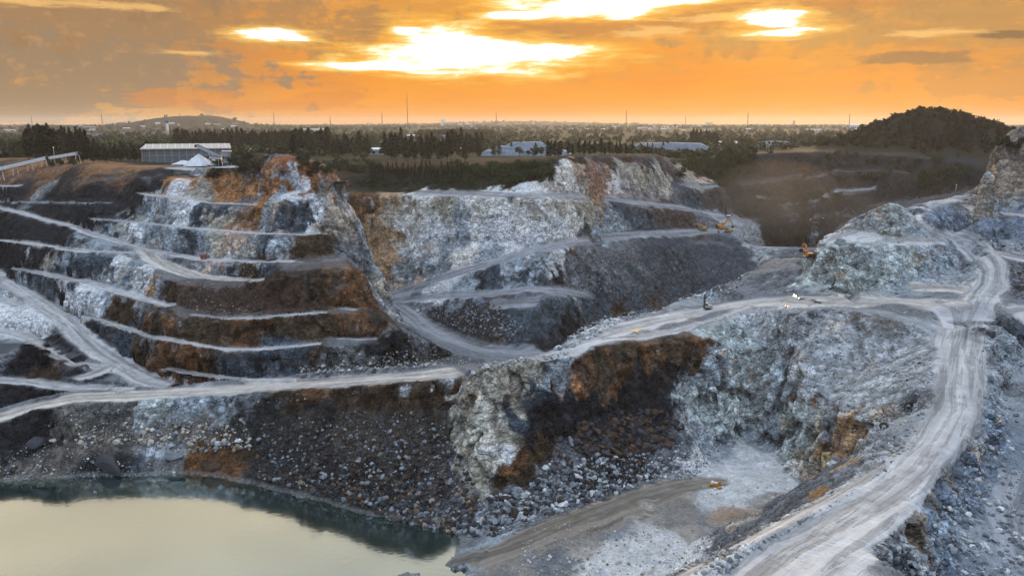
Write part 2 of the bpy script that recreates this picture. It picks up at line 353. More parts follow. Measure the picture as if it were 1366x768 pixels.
sp([(1345,520,73),(1390,520,73),(1352,560,73.6),(1440,600,75),(1366,600,75),
 (1366,680,76.4),(1366,768,77),(1310,740,76.3),(1300,800,77),(1440,760,77.5),(1440,680,76.6),(1330,690,75.6),(1280,770,76.4),(1340,640,74.8)])
# --- ground nearer than the picture
for p in [(-160,150,-84),(-100,150,-86),(-60,150,-85),(-20,150,-82),(-160,110,-84),(-100,105,-84),(-40,110,-82),(-10,110,-78),(15,120,-76),(30,110,-72),(40,80,-45),(60,70,-33),(20,60,-45),(75,60,-34),(100,40,-40),
          (-180,60,-60),(-120,50,-55),(-60,40,-50),(0,20,-30),(60,0,-30),(-240,150,-70),(-240,100,-60),(-300,200,-40),(-330,120,-20),(-300,0,0),(300,0,0),(-100,-60,0),(100,-60,0),(0,-150,0),(130,90,-48),(180,60,-40),(240,150,-30),(220,60,-10),(300,250,-10),(-420,300,0),(-480,420,0),(420,350,0),(-520,520,0)]:
    CTRL.append(p)

# --- plateau beyond the rims, out to the horizon
def hill(x, y):
    z = 0.0
    for hx, hy, sx, sy, h in HILLS:
        r = ((x-hx)/sx)**2 + ((y-hy)/sy)**2
        z += h * math.exp(-r)
    return z
HILLS = [(438,870,60,95,47),(512,890,34,80,17),(545,905,34,80,12),
         (-1790,4300,190,400,70),(-1545,4350,130,400,66),(-1650,4300,260,400,14),
         (300,9000,900,900,34),(-60,8800,600,900,26),(-900,9000,900,900,16),(1000,9500,500,900,16),(-600,7500,500,600,8)]
AZMAX = {}
for x, y, z in CTRL:
    if y > 100:
        b = int(round(math.degrees(math.atan2(x, y)) / 2)); d = math.hypot(x, y)
        if d > AZMAX.get(b, (0, 0))[0]: AZMAX[b] = (d, z)
for b in range(-24, 25):
    near = [AZMAX[k] for k in (b-1, b, b+1) if k in AZMAX]
    if not near: d0, z0 = 500, 0
    else: d0, z0 = max(near)
    a = R(2*b)
    for d in [d0+25, d0+70, d0+140, 820, 900, 980, 1080, 1250, 1500, 1900, 2500, 3300, 4200, 4400, 5200, 6500, 8000, 9000, 10000, 13000]:
        if d < d0 + 24: continue
        x, y = math.sin(a)*d, math.cos(a)*d
        w = min(1, (d-d0)/220)
        z = z0*(1-w) + hill(x, y) - 3.0*w*max(0, 1-abs(2*b)/50) * (1 if d < 3000 else 0)
        CTRL.append((x, y, z))
for a in range(-30, 31, 1):                                       # finer points on the hills
    for d in (700, 740, 780, 830, 870, 920, 970, 1030):
        x, y = math.sin(R(a))*d, math.cos(R(a))*d
        if x > 330 and d > AZMAX.get(int(round(a/2)), (0, 0))[0] + 30: CTRL.append((x, y, hill(x, y)))
    for d in (4000, 4200, 4400, 4700):
        x, y = math.sin(R(a*.5-17))*d, math.cos(R(a*.5-17))*d
        CTRL.append((x, y, hill(x, y)))

P = np.array(CTRL)
# merge control points that sit (almost) above one another
key = np.round(P[:, :2] / .4).astype(np.int64)
_, ui = np.unique(key, axis=0, return_index=True)
P = P[np.sort(ui)]
vv, ee, ff, _, _, _ = geometry.delaunay_2d_cdt([Vector((p[0], p[1])) for p in P], [], [], 0, 1e-6)
assert len(vv) == len(P), (len(vv), len(P))
V = np.array(P, float); F = np.array([list(f) for f in ff], np.int64)
TIN = BVHTree.FromPolygons([tuple(v) for v in V], [tuple(map(int, f)) for f in F])
CAM = Vector((0, 0, CAM_Z))
def on_tin(px, py):
    hx, hy, t = pdir(px, py)
    h = TIN.ray_cast(CAM, Vector((hx, hy, -t)).normalized())
    return h[0]
print('tin', len(V), len(F), round(time.time()-T0, 1))

# ------------------------------------------------------------------ refine to the size seen from the quarry's viewpoint
def far_lim(x, y):
    az = np.degrees(np.arctan2(x, np.maximum(y, 1e-3)))
    return np.interp(az, [-18, -12, -2, 2, 14, 17], [760, 660, 640, 700, 700, 800])
def target_len(M):
    d = np.sqrt(M[:, 0]**2 + M[:, 1]**2 + (M[:, 2]-CAM_Z)**2)
    L = np.maximum(.0030*d, .3)
    az = np.abs(np.degrees(np.arctan2(M[:, 0], np.maximum(M[:, 1], 1e-3))))
    L = np.where((az > 36) | (M[:, 1] < 30), L*6, L)
    far = np.hypot(M[:, 0], M[:, 1])
    lim = far_lim(M[:, 0], M[:, 1])
    L = np.where(far > lim, L*np.clip(1 + (far-lim)/60, 1, 8), L)
    return L
def refine(V, F, tl, iters=14):
    for it in range(iters):
        E = np.sort(np.concatenate([F[:, [0, 1]], F[:, [1, 2]], F[:, [2, 0]]]), axis=1)
        nv = len(V)
        k = E[:, 0]*nv + E[:, 1]
        uk, inv = np.unique(k, return_inverse=True)
        a, b = uk // nv, uk % nv
        A, B = V[a], V[b]
        mid = (A+B)/2
        ln = np.linalg.norm(A-B, axis=1)
        sp_ = ln > tl(mid)*1.3
        if not sp_.any(): break
        # also split the longest edge of any triangle that has a split edge: keeps triangles well shaped
        nf = len(F)
        for _ in range(200):
            e3 = inv.reshape(3, nf).T
            L3 = ln[e3]; S3 = sp_[e3]
            need = S3.any(1)
            lg = e3[np.arange(nf), L3.argmax(1)]
            n0 = sp_.sum(); sp_[lg[need]] = True
            if sp_.sum() == n0: break
        new = -np.ones(len(uk), np.int64); new[sp_] = nv + np.arange(sp_.sum())
        V = np.concatenate([V, mid[sp_]])
        e3 = inv.reshape(3, nf).T; m = new[e3]
        L3 = ln[e3]
        out = []
        cnt = (m >= 0).sum(1)
        out.append(F[cnt == 0])
        # rotate so that the longest edge (always split when any is) comes first
        r = L3.argmax(1); idx = np.arange(nf)
        Fr = np.stack([F[idx, r], F[idx, (r+1) % 3], F[idx, (r+2) % 3]], 1)
        mr = np.stack([m[idx, r], m[idx, (r+1) % 3], m[idx, (r+2) % 3]], 1)
        ok = mr[:, 0] >= 0
        for b1 in (0, 1):
            for b2 in (0, 1):
                s = ok & ((mr[:, 1] >= 0) == bool(b1)) & ((mr[:, 2] >= 0) == bool(b2))
                if not s.any(): continue
                f, q = Fr[s], mr[s]
                A, B, C = f.T; x, y, z = q.T
                if b1: out += [np.stack([x, B, y], 1), np.stack([x, y, C], 1)]
                else: out += [np.stack([x, B, C], 1)]
                if b2: out += [np.stack([x, C, z], 1), np.stack([x, z, A], 1)]
                else: out += [np.stack([x, C, A], 1)]
        s = (cnt > 0) & ~ok
        if s.any(): raise RuntimeError('open split')
        F = np.concatenate(out)
    return V, F
def smooth(V, F, n, lam):
    E = np.concatenate([F[:, [0, 1]], F[:, [1, 2]], F[:, [2, 0]]])
    a = np.concatenate([E[:, 0], E[:, 1]]); b = np.concatenate([E[:, 1], E[:, 0]])
    c = np.maximum(np.bincount(a, minlength=len(V)), 1)
    for _ in range(n):
        M = np.stack([np.bincount(a, V[b, k], minlength=len(V)) / c for k in range(3)], 1)
        V = V + lam*(M - V)
    return V
V, F = refine(V, F, lambda M: target_len(M)*3.6)
V = smooth(V, F, 2, .5)
V, F = refine(V, F, target_len)
print('refined', len(V), len(F), round(time.time()-T0, 1))
# ------------------------------------------------------------------ numpy noise
def _hash(ix, iy, iz, seed):
    h = (ix.astype(np.uint32)*np.uint32(374761393) + iy.astype(np.uint32)*np.uint32(668265263)
         + iz.astype(np.uint32)*np.uint32(2147483647) + np.uint32(seed*1274126177 & 0xffffffff))
    h = (h ^ (h >> np.uint32(13))) * np.uint32(1274126177)
    h = (h ^ (h >> np.uint32(16))) * np.uint32(2246822519)
    return h ^ (h >> np.uint32(15))
def vnoise(Q, seed=0):
    """smooth value noise in -1..1"""
    I = np.floor(Q); f = (Q - I).astype(np.float32); I = I.astype(np.int64)
    f = f*f*(3-2*f)
    out = 0
    for dx in (0, 1):
        wx = f[:, 0] if dx else 1-f[:, 0]
        for dy in (0, 1):
            wy = wx*(f[:, 1] if dy else 1-f[:, 1])
            for dz in (0, 1):
                w = wy*(f[:, 2] if dz else 1-f[:, 2])
                out = out + w*(_hash(I[:, 0]+dx, I[:, 1]+dy, I[:, 2]+dz, seed).astype(np.float32)*np.float32(2/4294967295) - 1)
    return out
def fbm(Q, n=3, seed=0, lac=2.1, gain=.5, ridge=False):
    t = 0; a = 1.0; tot = 0
    for k in range(n):
        v = vnoise(Q*lac**k + 17.3*k, seed+k)
        if ridge: v = 1 - 2*np.abs(v)
        t = t + a*v; tot += a; a *= gain
    return t/tot
def chisel(Q, seed=0):
    """faceted blocks: every jittered cell is its own tilted plane"""
    I = np.floor(Q - .5).astype(np.int64)
    best = np.full(len(Q), 9.0, np.float32); val = np.zeros(len(Q), np.float32)
    for dx in (0, 1):
        for dy in (0, 1):
            for dz in (0, 1):
                c = I + (dx, dy, dz)
                h1 = _hash(c[:, 0], c[:, 1], c[:, 2], seed)
                j = np.stack([(h1 & np.uint32(1023)), (h1 >> np.uint32(10)) & np.uint32(1023), (h1 >> np.uint32(20)) & np.uint32(1023)], 1).astype(np.float32)/1023
                off = (Q - c - .5).astype(np.float32) - (j-.5)*.8
                d = (off*off).sum(1)
                h2 = _hash(c[:, 0], c[:, 1], c[:, 2], seed+5)
                g = np.stack([(h2 & np.uint32(1023)), (h2 >> np.uint32(10)) & np.uint32(1023), (h2 >> np.uint32(20)) & np.uint32(1023)], 1).astype(np.float32)/511.5 - 1
                v = (off*g).sum(1)*1.1 + (j[:, 0]-.5)*.8
                m = d < best
                best = np.where(m, d, best); val = np.where(m, v, val)
    return val
def smoothstep(a, b, x):
    t = np.clip((x-a)/(b-a), 0, 1); return t*t*(3-2*t)
def normals(V, F):
    A, B, C = V[F[:, 0]], V[F[:, 1]], V[F[:, 2]]
    n = np.cross(B-A, C-A)
    N = np.stack([sum(np.bincount(F[:, j], n[:, k], minlength=len(V)) for j in range(3)) for k in range(3)], 1)
    return N/np.maximum(np.linalg.norm(N, axis=1, keepdims=True), 1e-12)

# ------------------------------------------------------------------ roads: centre lines draped on the ground
ROADS = [  # centre line in the reference picture, half width in metres (one or per point), kind
 ([(-60,340),(0,370),(22,382),(52,402),(80,420),(98,436),(115,454),(137,472),(160,486),(190,503),(215,511)], 6.0, 'R'),
 ([(-60,388),(0,400),(20,406),(45,407),(62,409)], 2.6, 'R'),
 ([(-60,436),(0,443),(28,448),(50,457),(75,472),(100,485),(130,489),(152,483)], 3.6, 'R'),
 ([(112,503),(130,497),(150,487),(160,484)], 4.2, 'R'),
 ([(-60,505),(40,509),(100,517),(170,518)], 3.4, 'R'),
 ([(-60,580),(0,556),(50,541),(100,531),(200,526),(300,520),(400,513),(480,507),(560,502),(596,497)], 5.6, 'Rw'),
 ([(500,397),(520,404),(545,420),(570,438),(600,453),(640,466),(690,471),(715,471)], 6.5, 'Rb'),
 ([(522,393),(530,391),(570,378),(612,364),(656,351),(720,331),(773,321),(825,315),(878,311),(960,309),(985,304)], 4.6, 'Rb'),
 ([(530,402),(564,398),(600,394),(656,391),(720,386),(760,389),(788,392)], 3.6, 'Rb'),
 ([(660,406),(690,404),(725,400),(756,394)], 3.0, 'Rb'),
 ([(560,256),(640,257.5),(765,261.5),(850,270),(900,276),(960,287),(1000,296)], 3.6, 'Rb'),
 ([(960,292),(985,291),(1000,298),(994,306),(970,310)], 3.0, 'Rb'),
 ([(720,472),(760,462),(799,450),(830,440),(870,429),(945,413),(1000,403),(1040,400)], [3,5,6,6.5,6,5,4.5,5], 'R'),
 ([(800,452),(850,449),(900,441),(950,427),(1000,409)], 2.4, 'R'),
 ([(1000,404),(1050,401),(1100,403),(1150,402),(1200,401),(1250,406),(1290,404)], [5,5.5,5,5,5,6,6], 'Rw'),
 ([(1250,404),(1270,412),(1280,440)], 6., 'R'),
 ([(985,800),(1060,735),(1100,712),(1150,682),(1190,655),(1225,625),(1258,590),(1278,549),(1282,502),(1284,465),(1290,430),(1307,400),(1322,380),(1325,360),(1318,345),(1295,325),(1265,313),(1235,302),(1218,288),(1216,276),(1235,269),(1265,264),(1299,255)],
  [14,13,11,9,7.8,7,6.8,6.6,7,8,8,7,6.5,6,5,5,5,5.4,6,6,5,4.6,4.4], 'R'),
 ([(1112,322),(1128,312),(1162,303)], 5.5, 'R'), ([(1190,323),(1240,321),(1262,321)], 2.6, 'R'),
 ([(1338,340),(1366,346),(1440,356)], 3.0, 'R'), ([(1288,276),(1320,282),(1366,287),(1440,292)], 2.2, 'Rw'),
 ([(1345,418),(1366,414),(1440,412)], 5., 'R'), ([(1366,640),(1350,690),(1366,740)], 5, 'Rb'),
 ([(1225,386),(1260,384),(1285,388)], 4., 'Rw'),
 ([(97,302),(125,313.5),(150,319.5),(175,327),(190,332),(234,340),(275,346.5),(340,348.5),(384,349)], 3.2, 'R'),
 ([(190,333),(203,345),(228,358),(262,369),(310,373),(350,373)], [4,5,5,4.5,4,3], 'Rw'),
 ([(125,292),(200,298),(250,304),(341,311),(404,313),(430,311)], 1.8, 'R'), ([(187,257.5),(250,265.5),(282,271),(341,273)], 2.0, 'Rw'),
 ([(18,358),(74,368),(125,378),(158,389),(202,401),(230,408)], 3.0, 'R'), ([(258,420),(300,425),(340,424),(370,421.5),(416,418),(435,417)], 1.7, 'R'),
 ([(114,421),(158,434.5),(202,448.5),(240,455),(298,466),(345,466),(400,461),(425,458)], 2.0, 'R'),
 ([(-60,316),(9,321),(53,326.5),(77,330)], 2.0, 'R'), ([(80,331),(123,336),(176,337)], 2.6, 'R'),
 ([(-60,268),(0,270),(60,270),(150,271)], 1.0, 'Rb'), ([(-60,258),(0,278),(30,284),(60,293.5),(96,301)], 2.8, 'R'),
 ([(222,492),(270,500),(330,506),(390,506)], 1.8, 'R'), ([(455,451),(500,452)], 2.2, 'R'), ([(455,412),(475,413)], 2.0, 'R'),
 ([(240,224),(270,226),(300,222)], 9, 'R'), ([(930,244.5),(905,247.5),(960,246)], 2, 'Rb'),
 ([(-60,246),(0,248),(24,248)], 3, 'R'), ([(1012,290),(1060,289.5),(1120,286)], 1.6, 'Rd'), ([(1012,262),(1049,276),(1085,265),(1125,255),(1170,252)], 1.8, 'Rb'), ([(1012,241),(1036,240),(1080,234),(1111,230),(1180,227),(1230,233)], 1.6, 'Rd'),
 ([(600,757),(680,733),(740,706),(800,681),(850,661),(910,647),(960,640)], [4,6,6,6,5,5,4], 'T'),
]
GX0, GY0, GS, GW, GH = -420.0, 20.0, 1.0, 900, 760
RQ = np.full((GH, GW), 9.0, np.float32); RS = np.zeros((GH, GW), np.float32); RT = np.zeros((GH, GW), np.float32)
RZ = np.full((GH, GW), -999., np.float32); RK = np.zeros((GH, GW), np.int8)
KINDS = ['R', 'Rw', 'Rb', 'T', 'Rd']; RF = np.zeros((GH, GW), np.int8)
for ri, (pl, hw, kind) in enumerate(ROADS):
    pts = []
    tot = 0
    for i in range(len(pl)-1):
        n = max(2, int(math.hypot(pl[i+1][0]-pl[i][0], pl[i+1][1]-pl[i][1])/2))
        for k in range(n):
            f = k/n
            q = on_tin(pl[i][0]+(pl[i+1][0]-pl[i][0])*f, pl[i][1]+(pl[i+1][1]-pl[i][1])*f)
            w = hw if not isinstance(hw, list) else hw[i]+(hw[i+1]-hw[i])*f
            if q: pts.append((q.x, q.y, q.z, w))
    A = np.array(pts)
    for i in range(len(A)-1):
        a, b = A[i], A[i+1]
        L = math.hypot(b[0]-a[0], b[1]-a[1])
        if L < 1e-3 or L > 45 or abs(a[2]-b[2]) > 6: continue
        r = max(a[3], b[3])*1.7 + 2
        x0 = int((min(a[0], b[0])-r-GX0)/GS); x1 = int((max(a[0], b[0])+r-GX0)/GS)+2
        y0 = int((min(a[1], b[1])-r-GY0)/GS); y1 = int((max(a[1], b[1])+r-GY0)/GS)+2
        x0, y0, x1, y1 = max(x0, 0), max(y0, 0), min(x1, GW), min(y1, GH)
        if x1 <= x0 or y1 <= y0: continue
        X, Y = np.meshgrid(GX0+np.arange(x0, x1)*GS, GY0+np.arange(y0, y1)*GS)
        ux, uy = (b[0]-a[0])/L, (b[1]-a[1])/L
        s = np.clip((X-a[0])*ux + (Y-a[1])*uy, 0, L)
        t = -(X-a[0])*uy + (Y-a[1])*ux
        d = np.hypot(X-a[0]-ux*s, Y-a[1]-uy*s)/(a[3]+(b[3]-a[3])*s/L)
        m = d < RQ[y0:y1, x0:x1]
        RQ[y0:y1, x0:x1][m] = d[m]; RS[y0:y1, x0:x1][m] = (tot+s)[m]; RT[y0:y1, x0:x1][m] = t[m]
        RZ[y0:y1, x0:x1][m] = (a[2]+(b[2]-a[2])*s/L)[m]; RK[y0:y1, x0:x1][m] = KINDS.index(kind); RF[y0:y1, x0:x1][m] = pl[0][0] < 480 and max(q_[0] for q_ in pl) < 660
        tot += L
def grid_at(G, x, y):
    fx = np.clip((x-GX0)/GS, 0, GW-1.001); fy = np.clip((y-GY0)/GS, 0, GH-1.001)
    i, j = fx.astype(int), fy.astype(int); u, v = fx-i, fy-j
    return (G[j, i]*(1-u)+G[j, i+1]*u)*(1-v) + (G[j+1, i]*(1-u)+G[j+1, i+1]*u)*v
def grid_nn(G, x, y):
    i = np.clip(np.round((x-GX0)/GS), 0, GW-1).astype(int); j = np.clip(np.round((y-GY0)/GS), 0, GH-1).astype(int)
    return G[j, i]

# ------------------------------------------------------------------ displacement
# road beds are graded level across
_q = grid_at(RQ, V[:, 0], V[:, 1]); _z = grid_nn(RZ, V[:, 0], V[:, 1])
_zb = grid_at(RZ, V[:, 0], V[:, 1]); _z = np.where(np.abs(_zb-_z) < 3, _zb, _z)
_ok = (np.abs(_z - V[:, 2]) < 4.0) & (grid_nn(RF, V[:, 0], V[:, 1]) == 1)
V[:, 2] += np.where(_ok, (_z - V[:, 2])*(1-smoothstep(.95, 1.5, _q))*.85, 0)
V32 = V.astype(np.float32)
N = normals(V, F).astype(np.float32)
dist = np.hypot(V[:, 0], V[:, 1])
q = grid_at(RQ, V[:, 0], V[:, 1]) + .36*fbm(V32/5.0, 3, 31)
q = q + np.where(grid_nn(RK, V[:, 0], V[:, 1]) == 3, .5*fbm(V32/9.0, 2, 35), 0)
zok = np.abs(grid_nn(RZ, V[:, 0], V[:, 1]) - V[:, 2]) < 3.6
inside = (V[:, 0] > GX0+2) & (V[:, 0] < GX0+GW-3) & (V[:, 1] > GY0+2) & (V[:, 1] < GY0+GH-3)
road = np.where(zok & inside, 1-smoothstep(.70, 1.12, q), 0).astype(np.float32)*smoothstep(.55, .8, N[:, 2])
steep = 1-smoothstep(.50, .74, N[:, 2])             # rock faces
mid = smoothstep(.50, .74, N[:, 2])*(1-smoothstep(.90, .975, N[:, 2]))     # scree slopes
FL = far_lim(V[:, 0], V[:, 1])
nearfld = 1-smoothstep(-10, 110, dist-FL)
W3 = V32*np.array([1, 1, .62], np.float32)
WARP = np.stack([fbm(V32/9 + 50*k, 2, 60+k) for k in range(3)], 1)
big = fbm(W3/22, 2, 1) ; b2 = fbm(W3/8, 2, 4, ridge=True)
c0 = chisel(W3/12 + WARP*.12, 6); c1 = chisel(W3/5.2 + WARP*.14, 7); c2 = chisel(W3/2.3 + WARP*.25, 8); c3 = chisel(V32/1.05, 9)
fl = fbm(V32*np.array([.38, .38, .05], np.float32) + WARP*.3, 2, 12, ridge=True)
amp_far = smoothstep(90, 260, dist)*.4 + .6
farf = smoothstep(300, 480, dist)
hN = np.hypot(N[:, 0], N[:, 1]) + 1e-4                 # coordinate along the contour: spill streaks run downhill
cc = (-N[:, 1]*V[:, 0] + N[:, 0]*V[:, 1])/hN
strk = fbm(np.stack([cc*.42 + 1.2*WARP[:, 0], V[:, 2]*.03, cc*0], 1).astype(np.float32), 3, 27)
disp = steep*(1.2*big + .35*b2 + (2.2-1.0*farf)*c0 + (1.6-.9*farf)*c1 + (.45-.25*farf)*c2 + (.14-.1*farf)*c3 + .8*fl)*amp_far
disp += mid*(.7*big + .4*b2 + .22*c1 + .25*c2 + .25*c3 + .45*strk)
flat = smoothstep(.9, .97, N[:, 2])
disp += flat*(1-road)*(.25*big + .22*b2 + .14*c3)
tr = grid_nn(RT, V[:, 0], V[:, 1])
# ruts along the haul roads
sr = grid_at(RS, V[:, 0], V[:, 1])
rut = fbm(np.stack([tr*.75, sr*.035, np.zeros_like(tr)], 1).astype(np.float32), 3, 21)
disp = disp*(1-.93*road) + road*(.16*rut + .05*c3)
disp *= nearfld
edge = np.clip((q-.85)/.5, 0, 1)*(1-np.clip((q-1.35)/.6, 0, 1))
N2 = N.copy(); N2[:, 2] *= np.where(steep > .5, .5, 1.0)
V = V + N2*disp[:, None]
V[:, 2] += np.where(inside & zok & (N[:, 2] > .8), edge*.55*(.5+.5*fbm(V32/3, 2, 77)), 0)*nearfld   # windrows beside the roads
lake_clip = (V[:, 0] > -330) & (V[:, 0] < 5) & (V[:, 1] < 300)
# ------------------------------------------------------------------ rock colours (albedo), laid out as deposits in the ground
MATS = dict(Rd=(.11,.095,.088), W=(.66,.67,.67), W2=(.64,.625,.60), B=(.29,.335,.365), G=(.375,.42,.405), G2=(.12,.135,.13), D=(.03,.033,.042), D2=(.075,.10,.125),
 N=(.085,.056,.034), N2=(.09,.052,.04), N3=(.10,.078,.068), N4=(.052,.044,.042), O=(.34,.16,.065), O2=(.42,.27,.15), O3=(.17,.082,.036), T=(.40,.345,.28), T2=(.17,.155,.135), T3=(.25,.21,.165),
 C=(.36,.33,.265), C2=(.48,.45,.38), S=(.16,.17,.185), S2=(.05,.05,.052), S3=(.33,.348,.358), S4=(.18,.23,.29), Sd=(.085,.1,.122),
 Pk=(.50,.37,.29), Pk2=(.29,.25,.24), O4=(.27,.15,.07), Wc=(.64,.60,.545), X=(.09,.08,.07), E=(.30,.155,.07), E2=(.085,.05,.03), RD=(.30,.105,.04), RP=(.33,.19,.13), V=(.028,.033,.016),
 R=(.45,.445,.44), Rw=(.49,.455,.41), Rb=(.27,.28,.30), FIELD=(.045,.05,.02))
